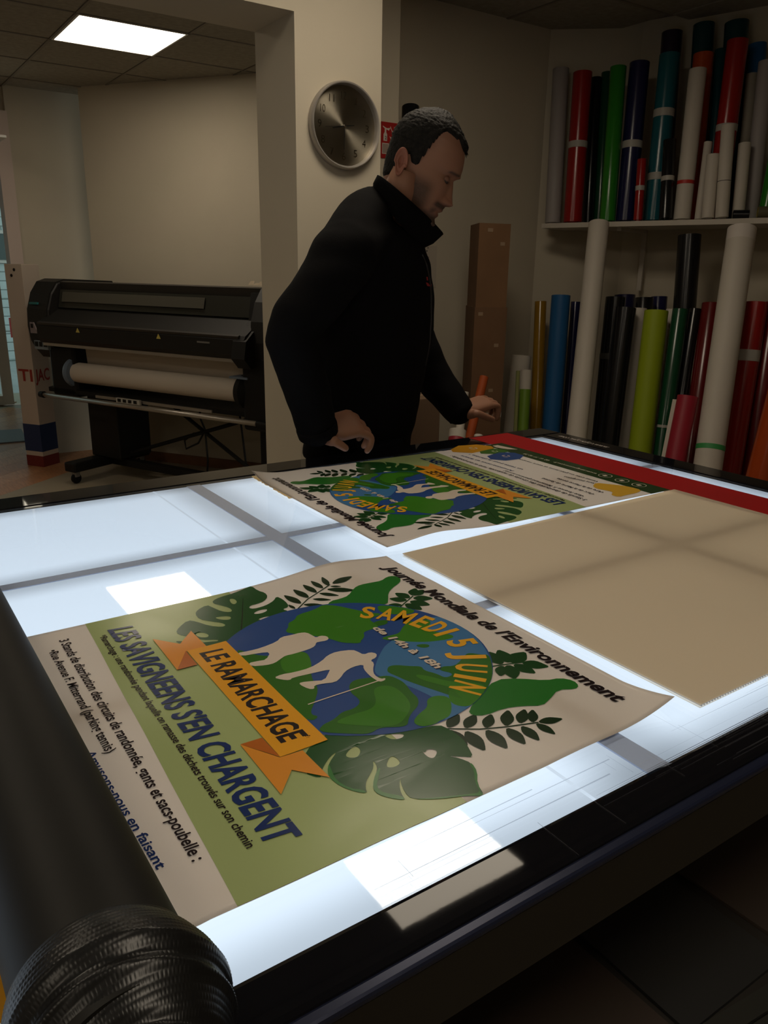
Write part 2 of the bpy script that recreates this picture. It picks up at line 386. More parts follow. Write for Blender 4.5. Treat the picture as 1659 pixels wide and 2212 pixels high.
# seam lines between neighbouring LED strips
seam = emis('seam_light', PANEL, PANEL_L*.80)
for x in (.512, 1.076, -.052):
    MB().box((x,TY0,ZT-.0049),(x+.004,TY1,ZT-.0046)).build('panel_seam', seam, tbl)
gm = glassmat('table_glass', (.97,.985,1.0), 1.38, .02)
MB().box((TX0,TY0,ZT-.003),(TX1,TY1,ZT)).build('glass_top', gm, tbl)
# lettering on the end rail, read from the far end
vs_, fs = fit_text('www.rollsroller.com', .01)
a = atz((1304,968), ZT+.002); b = atz((1192,944), ZT+.002)
tv = []
for v in vs_:
    p = a.lerp(b, v[0]); tv.append((1.708 + v[1]*.022, p.y, ZT+.0022))
mesh('rail_lettering', tv, fs, mat('letter_grey', (.42,.38,.34), .6), tbl)
# stains and scratches of cutting knives along the near rail and glass
scr = MB()
random.seed(3)
for k in range(45):
    x = random.uniform(.25, 1.65); y = random.uniform(RY0+.012, TY0+.05); l = random.uniform(.05, .4); 
    scr.add([(x,y,ZT+.0019),(x+l,y+random.uniform(-.0015,.0015),ZT+.0019),(x+l,y+.00022,ZT+.0019),(x,y+.0002,ZT+.0019)], [(0,1,2,3)])
for k in range(14):
    x = random.uniform(.3, 1.2); y = random.uniform(RY0+.005, TY0+.03); l = random.uniform(.015, .05)
    scr.add([(x,y,ZT+.0020),(x+.0003,y,ZT+.0020),(x+.0004,y+l,ZT+.0020),(x,y+l,ZT+.0020)], [(0,1,2,3)])
so = scr.build('knife_scratches', mat('scratch', (.30,.30,.33), .5, transl=.85, tcol=(.75,.78,.82)), tbl, fix=False); so['kind'] = 'stuff'
# legs and lower shelf
for x in (-1.5,.05,1.62):
    for y in (.52,1.55): MB().bevelbox((x-.04,y-.04,0),(x+.04,y+.04,ZT-.07), .004).build('leg', blk2, tbl)
MB().box((-1.5,.40,.50),(1.66,1.60,.53)).build('lower_shelf', mat('shelf_dark', (.035,.03,.026), .7), tbl)
# sheet offcuts lying on the lower shelf
sh = [((.30,.44),(.78,.98),.531,(.075,.055,.045),.02,'brownish grey offcut sheet nearest the roller on the shelf under the table'),
      ((.80,.42),(1.02,1.02),.531,(.035,.035,.035),-.01,'dark grey offcut sheet printed with pencil lines on the shelf under the table'),
      ((1.04,.42),(1.55,.80),.531,(.075,.062,.04),.03,'olive offcut sheet at the far end of the shelf under the table')]
for (a0, b0, z, c, rz_, lb) in sh:
    o = empty('offcut_sheet', ((a0[0]+b0[0])/2,(a0[1]+b0[1])/2,z), rz_, lb, 'sheet', 'offcut sheets under the table')
    hx, hy = (b0[0]-a0[0])/2, (b0[1]-a0[1])/2
    MB().box((-hx,-hy,0),(hx,hy,.006)).build('sheet', mat('offcut_%d' % int(c[0]*1000), c, .6), o)
    if 'pencil' in lb:
        ln = MB()
        for k in range(4): ln.box((-.06+.012*k,-.1,.006),(-.055+.012*k,.08,.0065))
        ln.build('pencil_marks', mat('pencil', (.02,.02,.02), .8), o)
for k in range(4):
    o = empty('corrugated_strip', (1.10+.02*k,.375-.034*k,.531), -.10, ['thin corrugated strip at the shelf front, nearest the sheets','second thin corrugated strip from the sheets on the shelf','third thin corrugated strip from the sheets on the shelf','outermost thin corrugated strip on the shelf front'][k], 'strip', 'corrugated strips under the table')
    MB().box((-.55,-.014,0),(.55,.014,.010)).build('top_liner', mat('strip_grey', (.04,.04,.034), .6), o)
    MB().box((-.55,-.0145,.003),(.55,-.014,.007)).build('flute_edge', mat('strip_dark', (.01,.01,.01), .8), o)

# ---- the pressure roller lying across the table
rX, rR = .0737, .051
rol = empty('pressure_roller', (rX,0,ZT+.0026), 0, 'thick black rubber pressure roller lying across the left of the table', 'roller')
rub = mat('roller_rubber', (.012,.0115,.010), .55, spec=.22, var=.25, vscale=5, bump=.02, bscale=90)
MB().lathe([(.0001,1.70),(rR,1.70),(rR,.33),(.0001,.33)], (0,0,rR), (0,1,0), 96).build('drum', rub, rol, smooth=30)
# knurled end sleeve with folds
pf = []
NA, NL = 420, 250
y0s, y1s = .388, .240
def sleeve_r(t):      # t 0..1 from the drum towards the operator
    base = float(np.interp(y0s+(y1s-y0s)*t, [.24,.28,.30,.315,.332,.342,.354,.366,.378,.384,.388], [.030,.036,.040,.045,.0535,.0580,.0622,.0605,.0570,.0545,.0520]))
    band = 0
    for c_, w_, h_ in ((.30,.030,-.0022),(.35,.025,.0022),(.52,.025,-.0028),(.57,.03,.0024),(.74,.03,-.002),(.80,.03,.002)): band += h_*math.exp(-((t-c_)/w_)**2)
    return base + band
rings_ = []
for i in range(NL+1):
    t = i/NL; y = y0s + (y1s-y0s)*t; rg = []
    for k_ in range(NA):
        a = 2*math.pi*k_/NA
        r2 = sleeve_r(t + .05*math.sin(a-.9) - .02*math.sin(2*a))      # the folds slant round the sleeve
        row = int(t*40); u = (a/(2*math.pi)*150 + .5*(row % 2)) % 1.0; v = (t*40) % 1.0
        kn = max(0, 1 - ((u-.5)/.32)**2) * max(0, 1 - ((v-.5)/.46)**2)
        r3 = r2 + (.0004*kn if t > .012 else 0)
        rg.append((r3*math.cos(a), y, rR + r3*math.sin(a)))
    rings_.append(rg)
slv = mat('sleeve_black', (.008,.008,.008), .34, spec=.4)
# keep the sleeve above the glass
rings_ = [[(x, y, max(z, .0004)) for x, y, z in rg] for rg in rings_]
MB().rings(rings_, True).build('end_sleeve', slv, rol, smooth=True)

# ---- red vinyl sheet along the table end
def sheet(name, poly, z, th, m_, parent=None, n=1):
    return MB().prism([(p[0],p[1]) for p in poly], z, z+th).build(name, m_, parent)
red_m = mat('red_vinyl', rgb(176,18,24), .42, var=.06, vscale=5, transl=.10, tcol=(.9,.06,.05))
o = sheet('red_vinyl_sheet', [(1.462,.41),(1.611,.41),(1.611,1.700),(1.462,1.700)], ZT+.0016, .0004, red_m)
tag(o, 'long red vinyl strip lying across the far end of the light table', 'vinyl sheet')
# ---- beige boards (hollow plastic sheets) on the right of the table
bd = empty('blank_board', (0,0,0), 0, 'large blank beige corrugated board lying on the right of the light table', 'board')
bm_ = mat('board_beige', rgb(236,222,200), .55, var=.02, vscale=4, transl=.46, tcol=(.95,.84,.68))
bq = [(.729,1.003),(.728,.434),(1.478,.434),(1.482,1.022)]
ins = lambda q, d: [(x + (d if x < 1 else -d), y + (d if y < .7 else -d)) for x, y in q]
MB().prism(bq, ZT+.0056, ZT+.0070).build('top_liner', bm_, bd)
MB().prism(bq, ZT+.0021, ZT+.0027).build('bottom_liner', mat('board_under', (.8,.76,.7), .6, transl=.9, tcol=(.95,.90,.82)), bd)
fm = mat('flute_white', (.75,.75,.78), .5, transl=.5, tcol=(.9,.9,.95))
fl = MB(); x = .7305
for k in range(150):
    xx = .7315 + k*.005
    fl.box((xx,.4345,ZT+.0027),(xx+.0008,1.0025,ZT+.0056))
fl.build('flutes', fm, bd)['kind'] = 'stuff'
# ================================================================== the two printed posters
FR = {'C3':(60,1330,1659/700), 'C4':(330,1190,1659/780), 'C5':(800,1200,1659/700), 'D1':(360,1230,1659/380), 'D2':(700,1220,1659/380), 'D3':(600,1430,1659/480), 'D4':(330,1350,1659/410),
      'E1':(960,940,1659/500), 'E8':(640,1000,1659/560), 'P':(0,0,1.0)}
PO = Vector((.335,.734))                          # poster origin on the table
K2 = (0.9999, math.radians(178.915), 1.4515, 2.0491)
def plan(fr, x, y):
    ox, oy, s_ = FR[fr]; p = atz((ox+x/s_, oy+y/s_), ZT); q = Vector((p.x, p.y))
    if fr in ('E1','E8'):                        # seen on the second poster: bring it to the first
        q = q - Vector((K2[2], K2[3])); c_, s2 = math.cos(-K2[1]), math.sin(-K2[1]); q = Vector((q.x*c_-q.y*s2, q.x*s2+q.y*c_))
    return q - PO
def curl(q):
    x, y = q[0]+PO.x, q[1]+PO.y
    z = .014*math.exp(-((x-.60)/.075)**2 - ((y-1.035)/.055)**2)
    d = max(0, (x-.62) + (.54-y) - .07); z += .35*d*d*4
    z += .0016*math.sin(x*23+y*9)*math.sin(y*17-x*6) * (1 if x > .16 else 0)
    return max(z, 0) 
def smooth_poly(pts, it=2):
    for _ in range(it):
        out = []
        for i in range(len(pts)):
            a, b = pts[i], pts[(i+1) % len(pts)]; out += [a*.75+b*.25, a*.25+b*.75]
        pts = out
    return pts
posterE = empty('printed_poster', (PO.x, PO.y, ZT+.0004), 0, 'environment day poster lying under the black roller, nearest the camera', 'poster', 'printed posters on the light table')
LAY = .00014
def fill(polys, layer, out):
    """polys: outline (+ holes) as 2D Vectors; appended to MB out"""
    idx = tessellate_polygon([[Vector((p.x,p.y,0)) for p in pl] for pl in polys]); fl = [p for pl in polys for p in pl]
    bm = bmesh.new(); vs2 = [bm.verts.new((p.x,p.y,0)) for p in fl]
    for t in idx:
        try: bm.faces.new([vs2[i] for i in t])
        except ValueError: pass
    for _ in range(7):
        lg = [e for e in bm.edges if e.calc_length() > .014]
        if not lg: break
        bmesh.ops.subdivide_edges(bm, edges=lg, cuts=1); bmesh.ops.triangulate(bm, faces=bm.faces[:])
    bm.verts.index_update()
    vv = [(v.co.x, v.co.y, curl(v.co) + layer*LAY + .0007) for v in bm.verts]
    ff = []
    for f in bm.faces:
        n = f.normal; id_ = [v.index for v in f.verts]
        a, b, c_ = (vv[i] for i in id_[:3]); cr = (b[0]-a[0])*(c_[1]-a[1]) - (b[1]-a[1])*(c_[0]-a[0])
        if abs(cr) < 1e-12: continue
        ff.append(tuple(id_) if cr > 0 else tuple(reversed(id_)))
    bm.free(); out.add(vv, ff)
def pmat(name, c): return mat('print_'+name, c, .22, spec=.24, bump=.07, bscale=9)
def shape(name, m_, layer, *outl, sm=1, parent=None, holes=()):
    mb = MB()
    for fr, pts in outl:
        pl = [plan(fr, x, y) for x, y in pts]; pl = smooth_poly(pl, sm) if sm else pl
        hs_ = []
        for hf, hp in holes:
            h_ = [plan(hf, x, y) for x, y in hp]; hs_.append(smooth_poly(h_, 2))
        fill([pl]+hs_, layer, mb)
    return mb.build(name, m_, parent or posterE, fix=False)
def ptext(name, body, fr, a, b, cap, m_, layer, bold=.02, shear=0., parent=None, off=0.0, lenf=1.0, hf=1.0):
    A, B, Cp = plan(fr,*a), plan(fr,*b), plan(fr,*cap); e = (B-A).normalized(); n = Vector((-e.y, e.x))
    if n.x < 0: n = -n
    hh = abs((Cp-A).dot(n))*hf; ln = (B-A).length*lenf; A = A + n*off
    vs_, fs = fit_text(body, bold, shear); mb = MB()
    vv = []
    for v in vs_:
        q = A + e*(v[0]*ln) + n*(v[1]*hh); vv.append((q.x, q.y, curl(q) + layer*LAY + .0007))
    fl = []
    for f in fs:
        p, q, r = (vv[i] for i in f[:3]); cr = (q[0]-p[0])*(r[1]-p[1]) - (q[1]-p[1])*(r[0]-p[0]); fl.append(f if cr > 0 else tuple(reversed(f)))
    return mb.add(vv, fl).build(name, m_, parent or posterE, fix=False)
paper_m = mat('poster_paper', rgb(238,228,218), .30, spec=.3, bump=.05, bscale=9, transl=.22, tcol=(.95,.88,.8))
# the sheet itself
PXa, PXb, PYa, PYb = -.050-PO.x, .705-PO.x, .452-PO.y, 1.016-PO.y
nx, ny = 96, 74; vv = []; ff = []
for i in range(nx+1):
    for j in range(ny+1):
        q = (PXa+(PXb-PXa)*i/nx, PYa+(PYb-PYa)*j/ny); vv.append((q[0], q[1], curl(q)+.0004))
nv = len(vv); vv += [(x, y, z-.0004) for x, y, z in vv]
for i in range(nx):
    for j in range(ny):
        a = i*(ny+1)+j; ff += [(a, a+ny+1, a+ny+2, a+1), (nv+a, nv+a+1, nv+a+ny+2, nv+a+ny+1)]
for i in range(nx):
    for j in (0, ny): a = i*(ny+1)+j; b = a+ny+1; ff.append((a, b, b+nv, a+nv))
for j in range(ny):
    for i in (0, nx): a = i*(ny+1)+j; ff.append((a, a+1, a+1+nv, a+nv))
sheet_o = mesh('paper_sheet', vv, ff, paper_m, posterE, True)
G_lt = pmat('pale_green', rgb(172,188,128)); G_dk = pmat('dark_leaf', rgb(34,84,38)); G_ed = pmat('leaf_edge', rgb(48,122,48)); G_vd = pmat('deep_leaf', rgb(30,52,28))
G_ld = pmat('land', rgb(66,132,36)); G_l2 = pmat('land_dark', rgb(52,110,34)); B_sea = pmat('sea', rgb(48,82,148)); B_s2 = pmat('sea_light', rgb(72,126,178))
OR = pmat('ribbon', rgb(240,170,40)); OR2 = pmat('ribbon_tail', rgb(232,152,52)); OR3 = pmat('ribbon_fold', rgb(190,104,34)); NAVY = pmat('navy_ink', rgb(30,52,108)); INK = pmat('black_ink', rgb(38,28,30)); WH = pmat('white_ink', rgb(226,212,196)); YL = pmat('yellow_ink', rgb(238,178,46)); FT = pmat('footer_green', rgb(40,66,34))
# pale green field
gA, gB, gC, gD = plan('P',183,1348), plan('P',510,1956), plan('P',1003,1730), plan('P',495,1281)
eL, eR = (lambda q: Vector((q.x, PYb-.0003))), (lambda q: Vector((q.x, PYa+.0003)))
mb = MB(); fill([[eL(gA), eR(gB), eR(gC), eL(gD)]], 0, mb); mb.build('green_field', G_lt, posterE, fix=False)
# --- leaves behind the globe
shape('monstera_leaf', G_dk, 2, ('D1', [(800,172),(860,215),(930,235),(955,270),(920,310),(850,335),(790,350),(775,372),(820,380),(900,360),(960,335),(1010,305),(1035,268),(1090,290),(1140,330),(1150,365),(1090,385),(1150,400),(1130,440),(1010,470),(900,560),(760,640),(640,740),(560,760),(380,740),(300,730),(120,712),(85,695),(110,688),(330,700),(420,690),(490,684),(480,672),(330,676),(270,650),(150,640),(88,610),(110,560),(200,487),(280,500),(400,540),(520,552),(562,535),(520,512),(420,500),(310,480),(268,430),(290,390),(380,343),(430,365),(520,405),(600,412),(620,395),(590,370),(500,345),(440,330),(432,305),(500,270),(640,230),(760,185)]), holes=[('D1',[(590,285),(640,285),(668,315),(640,340),(605,325)]),('D1',[(450,462),(520,452),(590,450),(612,465),(590,485),(500,482)]),('D1',[(275,610),(340,602),(400,625),(390,650),(320,650),(280,635)]),('D1',[(810,430),(860,395),(945,380),(948,400),(890,425)]),('D1',[(850,480),(950,447),(1010,462),(900,486)])])
shape('leaf_vein', G_vd, 3, ('D1', [(718,280),(724,280),(716,560),(700,700),(660,760),(650,745),(690,640),(706,480)]))
def leaflet(fr, tip, root, wd, mb, layer):
    A, B = plan(fr,*root), plan(fr,*tip); e = B-A; n = Vector((-e.y, e.x)); q = []
    for t, s_ in ((0,0),(.25,.8),(.5,1),(.75,.62),(1,0)): q.append(A+e*t+n*(wd*s_))
    for t, s_ in ((.75,-.62),(.5,-1),(.25,-.8)): q.append(A+e*t+n*(wd*s_))
    fill([smooth_poly(q,1)], layer, mb)
def stem(fr, pts, w_, mb, layer):
    ps = [plan(fr,*p) for p in pts]; L_, R_ = [], []
    for i, p in enumerate(ps):
        t = (ps[min(i+1,len(ps)-1)]-ps[max(i-1,0)]).normalized(); n = Vector((-t.y,t.x)); L_.append(p+n*w_); R_.append(p-n*w_)
    fill([L_+R_[::-1]], layer, mb)
mb = MB(); stem('D1', [(1195,420),(1330,290),(1540,160)], .0010, mb, 2)
for t, r in (((1100,255),(1275,335)),((1188,205),(1345,282)),((1280,165),(1420,235)),((1355,135),(1480,195)),((1462,103),(1530,172)),((1755,85),(1555,155)),((1650,172),(1540,175)),((1800,205),(1500,200)),((1635,255),(1430,235)),((1560,295),(1370,288)),((1520,352),(1280,338)),((1145,340),(1215,382)),((1320,385),(1210,395))):
    leaflet('D1', t, r, .17, mb, 2)
mb.build('fern_sprig', G_vd, posterE, fix=False)
mb = MB(); stem('C5', [(395,892),(560,895),(700,885),(860,865)], .0011, mb, 2)
for t, r in (((590,1010),(485,900)),((705,1000),(590,895)),((797,980),(695,888)),((868,962),(770,880)),((950,930),(845,868)),((988,845),(855,865)),((830,795),(830,868)),((790,792),(765,872)),((705,795),(695,885)),((620,815),(590,893)),((540,815),(485,893)),((455,815),(395,890)),((500,985),(400,895))):
    leaflet('C5', t, r, .22, mb, 2)
mb.build('fern_sprig', G_vd, posterE, fix=False)
mb = MB(); stem('D2', [(715,408),(770,360),(840,305)], .0010, mb, 2)
for t, r in (((945,250),(835,305)),((665,275),(815,325)),((1035,330),(830,325)),((608,325),(790,345)),((1008,390),(800,352)),((600,385),(740,388)),((930,435),(760,372)),((860,235),(832,305))): leaflet('D2', t, r, .30, mb, 2)
mb.build('round_leaf_sprig', pmat('sprig', rgb(32,72,34)), posterE, fix=False)
mb = MB(); stem('C5', [(620,575),(715,562),(790,553)], .0011, mb, 2)
for t, r in (((652,490),(715,560)),((795,500),(715,560)),((920,575),(770,555)),((850,610),(730,562)),((740,640),(705,565)),((665,625),(675,570)),((600,500),(675,568))): leaflet('C5', t, r, .30, mb, 2)
mb.build('round_leaf_sprig', pmat('sprig', rgb(32,72,34)), posterE, fix=False)
shape('wavy_leaf', G_ed, 3, ('D2', [(20,405),(60,350),(150,330),(230,300),(280,230),(340,200),(450,180),(540,165),(590,130),(650,118),(710,135),(725,165),(700,195),(640,235),(605,280),(605,330),(600,380),(400,420),(100,420)]))
shape('wavy_leaf', G_ed, 3, ('C5', [(500,800),(560,720),(640,640),(760,635),(900,645),(970,632),(1040,645),(1068,672),(1050,690),(960,692),(920,740),(880,778),(780,778),(680,790),(590,825),(520,825)]))
shape('monstera_leaf', G_dk, 3, ('D3', [(200,670),(340,600),(360,540),(700,555),(1000,520),(1200,475),(1280,510),(1380,580),(1420,640),(1462,722),(1380,715),(1265,712),(1350,725),(1450,765),(1490,830),(1490,920),(1545,1010),(1400,1010),(1200,1035),(1000,1035),(950,985),(920,920),(915,870),(908,930),(920,990),(955,1042),(850,1030),(750,1000),(710,960),(715,890),(742,820),(735,780),(710,750),(715,800),(690,850),(660,900),(655,950),(668,990),(580,980),(470,940),(390,880),(370,830),(380,770),(445,680),(390,720),(340,790),(325,840),(320,880),(190,838)]), holes=[('D3',[(500,715),(545,660),(590,645),(622,680),(600,725),(540,733)]),('D3',[(808,790),(830,730),(860,717),(900,740),(915,770),(880,795),(830,802)]),('D3',[(1072,675),(1100,690),(1115,660),(1180,665),(1190,690),(1165,730),(1120,722)]),('D3',[(785,560),(945,548),(935,580),(880,595),(830,590)])])
shape('leaf_edge_shade', G_ed, 4, ('D3', [(390,880),(470,940),(580,980),(668,990),(640,965),(540,955),(430,890),(395,800),(380,770),(370,830)]), ('D3', [(710,960),(750,1000),(850,1030),(955,1042),(930,1010),(800,990),(735,950),(755,860),(770,800),(742,820),(715,890)]), ('D3', [(1000,1035),(1200,1035),(1400,1010),(1545,1010),(1500,965),(1470,900),(1465,820),(1430,770),(1450,765),(1490,830),(1490,920),(1520,985),(1400,1000),(1200,1022)]))
# --- globe: a circle fitted through its rim
rim = [plan('D2',*p) for p in ((640,400),(935,440),(1250,580),(1480,760),(1585,950))] + [plan('D3',*p) for p in ((1600,60),(1410,370),(1200,475),(1000,525),(700,560))]
Am = np.array([[2*p.x,2*p.y,1] for p in rim]); bv = np.array([p.x**2+p.y**2 for p in rim]); sol = np.linalg.lstsq(Am, bv, rcond=None)[0]
GC = Vector((sol[0], sol[1])); GR = math.sqrt(sol[2] + sol[0]**2 + sol[1]**2)
circ = lambda r: [GC + Vector((math.cos(2*math.pi*k/72), math.sin(2*math.pi*k/72)))*r for k in range(72)]
globe = bpy.data.objects.new('globe', None)
mb = MB(); fill([circ(GR+.011)], 5, mb); mb.build('globe_shade', pmat('leaf_in_shade', rgb(26,70,32)), posterE, fix=False) if False else None
rA, rB = plan('D4',470,200), plan('D4',1320,1085); rE = (rB-rA).normalized(); rN = Vector((-rE.y, rE.x)); rN = rN if (GC-rA).dot(rN) > 0 else -rN
rimc = [p if (p-rA).dot(rN) > 0 else p - rN*(p-rA).dot(rN) for p in circ(GR)]
mb = MB(); fill([rimc], 5, mb); globe = mb.build('globe', B_sea, posterE, fix=False)
def land(name, m_, layer, fr, pts, sm=2):
    pl = smooth_poly([plan(fr,x,y) for x, y in pts], sm); q = []
    for p in pl:
        d = p-GC; q.append(GC + d*min(1, (GR-.0004)/max(d.length,1e-6)))
    mb = MB(); fill([q], layer, mb); return mb.build(name, m_, globe, fix=False)
land('sea_light', B_s2, 6, 'D2', [(470,1000),(520,860),(600,740),(900,600),(1020,480),(1250,560),(1480,740),(1590,950),(1600,1200),(1500,1500),(1350,1650),(1200,1640),(1150,1500),(1100,1300),(900,1200),(700,1120),(500,1060)])
land('continent', G_ld, 7, 'D1', [(1390,395),(1500,330),(1900,420),(2050,430),(1900,480),(1960,520),(2010,560),(1850,600),(1870,640),(1830,700),(1680,720),(1520,670),(1400,650),(1200,630),(1115,610),(1150,560),(1145,520),(1210,490),(1230,440)])
land('continent', G_ld, 7, 'D2', [(500,395),(640,400),(860,435),(840,470),(760,480),(640,480),(560,470),(510,440)])
land('continent', G_ld, 7, 'D2', [(800,540),(900,560),(960,520),(1020,560),(940,620),(1000,640),(1120,660),(1230,690),(1200,720),(1040,740),(940,745),(800,740),(700,730),(560,720),(545,700),(620,680),(710,660),(740,600)])
land('island', G_l2, 7, 'D2', [(430,580),(500,540),(600,530),(600,570),(520,590),(440,600)])
land('island', G_ld, 7, 'D2', [(225,745),(280,725),(350,730),(345,755),(260,760)])
land('island', G_l2, 7, 'D2', [(855,775),(920,762),(995,770),(990,795),(920,800)])
land('continent', G_l2, 7, 'D2', [(595,1000),(610,970),(680,958),(800,970),(920,970),(940,1010),(1060,1040),(1150,1085),(1230,1040),(1080,1010),(1110,970),(1240,970),(1320,880),(1360,850),(1480,870),(1560,870),(1590,1000),(1590,1150),(1540,1250),(1300,1280),(1200,1250),(1050,1200),(900,1150),(760,1100),(700,1070),(600,1030)])
land('land_highlight', G_ld, 8, 'D3', [(1020,105),(1100,110),(1280,160),(1500,170),(1560,200),(1500,290),(1380,300),(1300,200),(1200,180),(1060,140)])
land('continent', G_l2, 7, 'D3', [(530,180),(580,140),(720,125),(830,110),(900,140),(950,170),(1000,240),(1050,280),(1050,340),(1000,390),(975,440),(970,490),(900,505),(760,510),(690,560),(560,560),(300,545),(330,490),(420,450),(480,390),(560,370),(610,330),(610,290),(540,240)])
land('land_highlight', G_ld, 8, 'D3', [(710,220),(760,190),(860,190),(950,260),(1000,340),(960,420),(900,490),(760,505),(500,490),(420,470),(560,410),(700,370),(740,310)])
land('continent', G_ld, 7, 'D3', [(1110,290),(1180,260),(1280,270),(1300,340),(1290,410),(1240,440),(1200,455),(1180,480),(1070,500),(1005,465),(1050,400),(1120,350)])
land('continent', G_ld, 7, 'D3', [(1290,200),(1500,220),(1560,240),(1500,300),(1420,350),(1300,330),(1270,260)])
land('continent', G_l2, 7, 'D4', [(700,210),(900,280),(1100,290),(1330,240),(1390,330),(1380,470),(1450,560),(1420,680),(1370,800),(1460,820),(1380,870),(1200,760),(1000,560),(860,380)])
land('land_highlight', G_ld, 8, 'D4', [(1110,300),(1330,240),(1390,340),(1380,420),(1200,440),(1130,410)])
# --- walkers in white
shape('hiker_silhouette', WH, 9, ('D1', [(660,805),(780,785),(890,760),(1040,705),(1080,660),(1190,640),(1250,622),(1320,617),(1380,650),(1410,668),(1450,648),(1510,652),(1530,675),(1510,695),(1440,708),(1410,715),(1400,750),(1340,780),(1200,820),(1120,835),(1080,860),(1020,900),(940,920),(800,930),(770,900),(860,880),(940,868),(980,800),(880,805),(700,835)]), sm=1)
shape('hiker_silhouette', WH, 9, ('D3', [(-30,130),(30,105),(120,90),(240,60),(330,10),(370,-30),(440,-60),(560,-75),(600,-60),(640,-40),(690,-60),(740,-50),(735,-20),(690,0),(720,20),(710,70),(720,110),(770,140),(805,132),(800,150),(760,162),(720,140),(680,110),(640,65),(640,30),(560,50),(500,85),(470,130),(430,165),(330,175),(270,190),(275,215),(230,215),(160,180),(170,165),(260,155),(350,150),(385,85),(390,70),(270,95),(110,130),(90,150),(30,145)]), sm=1)
mb = MB(); stem('D3', [(226,332),(760,150)], .0009, mb, 9); mb.build('walking_stick', WH, posterE, fix=False)
# --- ribbon
shape('ribbon_tail', OR2, 9, ('D4', [(0,145),(240,185),(335,65),(470,200),(400,240),(300,245),(215,408)]), sm=0)
shape('ribbon_tail', OR2, 9, ('D4', [(765,1062),(1110,1175),(1310,1115),(1550,1350),(1215,1285),(1122,1500)]), sm=0)
shape('ribbon_fold', OR3, 10, ('D4', [(290,245),(392,362),(215,408)]), sm=0)
shape('ribbon_fold', OR3, 10, ('D4', [(765,1062),(955,1003),(1115,1172)]), sm=0)
shape('ribbon_band', OR, 10, ('D4', [(300,245),(640,155),(1530,1030),(1115,1172)]), sm=0)
ptext('ribbon_lettering', 'LE RAMARCHAGE', 'D4', (412,262), (1140,1062), (600,222), INK, 11, .03, .12)
ptext('ribbon_asterisk', '*', 'D4', (1335,1035), (1385,1030), (1400,985), INK, 11, .03, lenf=1.0, hf=1.0)
# --- headings and text
ptext('headline_lettering', "LES SAVIGNEENS S'EN CHARGENT", 'C3', (412,82), (1240,1200), (522,50), NAVY, 6, .03, .15)
ptext('small_lettering', "*Ramarchage : une randonnée pendant laquelle on ramasse des déchets trouvés sur son chemin", 'C3', (365,114), (1122,1203), (398,104), INK, 6, .015)
ptext('small_lettering', "3 Stands de distribution des circuits de randonnée, gants et sacs-poubelle :", 'C3', (160,134), (845,1278), (208,124), INK, 6, .02)
ptext('small_lettering', "•Rue Avenue F. Mitterrand (parking tennis)", 'C3', (106,188), (403,716), (150,178), INK, 6, .02)
ptext('small_lettering', "•Parc de la Mairie de Savigné", 'C3', (106,188), (403,716), (150,178), INK, 6, .02, off=-.0315, lenf=.62)
ptext('small_lettering', "•Aire de la Pierre Levée", 'C3', (106,188), (403,716), (150,178), INK, 6, .02, off=-.061, lenf=.55)
ptext('title_lettering', "Journée Mondiale de l'Environnement", 'C5', (58,68), (1252,752), (1300,736), INK, 6, .03, .18, hf=1.0) if False else None
ptext('title_lettering', "Journée Mondiale de l'Environnement", 'C5', (60,72), (1262,762), (108,58), INK, 6, .035, .2)
for nm, m_, ly, dx in (('date_shadow', pmat('letter_shadow', rgb(30,44,70)), 9, 4), ('date_lettering', WH, 10, 0)):
    ptext(nm, 'de 14h à 18h', 'D2', (452+dx*2,612+dx*2), (1060+dx*2,998+dx*2), (492+dx*2,578+dx*2), m_, ly, .035, .15)
mb = MB(); 
arc = [('S',(398,515),.019),('A',(555,528),.021),('M',(705,552),.024),('E',(850,592),.018),('D',(965,640),.020),('I',(1052,686),.008),('5',(1180,775),.020),('J',(1245,880),.017),('U',(1250,980),.0185),('I',(1236,1060),.0085),('N',(1218,1140),.021)]
arcp = [plan('D2',*a_[1]) for a_ in arc]
aa = [math.atan2((p-GC).y, (p-GC).x) for p in arcp]
for (ch, px_, wd), p, an in zip(arc, arcp, aa):
    v2, f2 = fit_text(ch, .03, 0.); n = (p-GC).normalized(); e = Vector((n.y,-n.x)); vv2 = []
    for v in v2:
        q = p + e*((v[0]-.5)*wd) + n*(v[1]*.0355); vv2.append((q.x, q.y, curl(q)+10*LAY+.0007))
    f3 = []
    for f in f2:
        a, b, c_ = (vv2[i] for i in f[:3]); cr = (b[0]-a[0])*(c_[1]-a[1]) - (b[1]-a[1])*(c_[0]-a[0]); f3.append(f if cr > 0 else tuple(reversed(f)))
    mb.add(vv2, f3)
mb.build('arched_lettering', YL, posterE, fix=False)
# --- lower part, seen only on the far poster
eX = lambda q, dx: q
f1, f2_ = plan('E1',340,55), plan('E1',1500,425); f3, f4 = plan('E1',520,155), plan('E1',1300,400)
mb = MB(); fill([[Vector((PXa+.0003,PYa+.0004)), Vector((PXa+.0003,PYb-.0004)), Vector((.013-PO.x,PYb-.0004)), Vector((.010-PO.x,PYa+.0004))]], 1, mb); mb.build('footer_band', FT, posterE, fix=False)
ptext('footer_lettering', 'www.savigneenanjou.fr    02 41 77 90 28', 'E1', (1098,285), (578,140), (1090,275), WH, 3, .01, hf=1.2)
ptext('small_lettering', "Sans inscription", 'E1', (1085,355), (865,305), (1070,342), INK, 6, .015)
ptext('small_lettering', "Venez avec un gilet jaune et votre masque", 'E1', (1110,345), (540,180), (1098,333), INK, 6, .015)
ptext('slogan_lettering', "Amusons-nous en faisant", 'C3', (325,700), (700,1296), (372,688), NAVY, 6, .02, off=-.006)
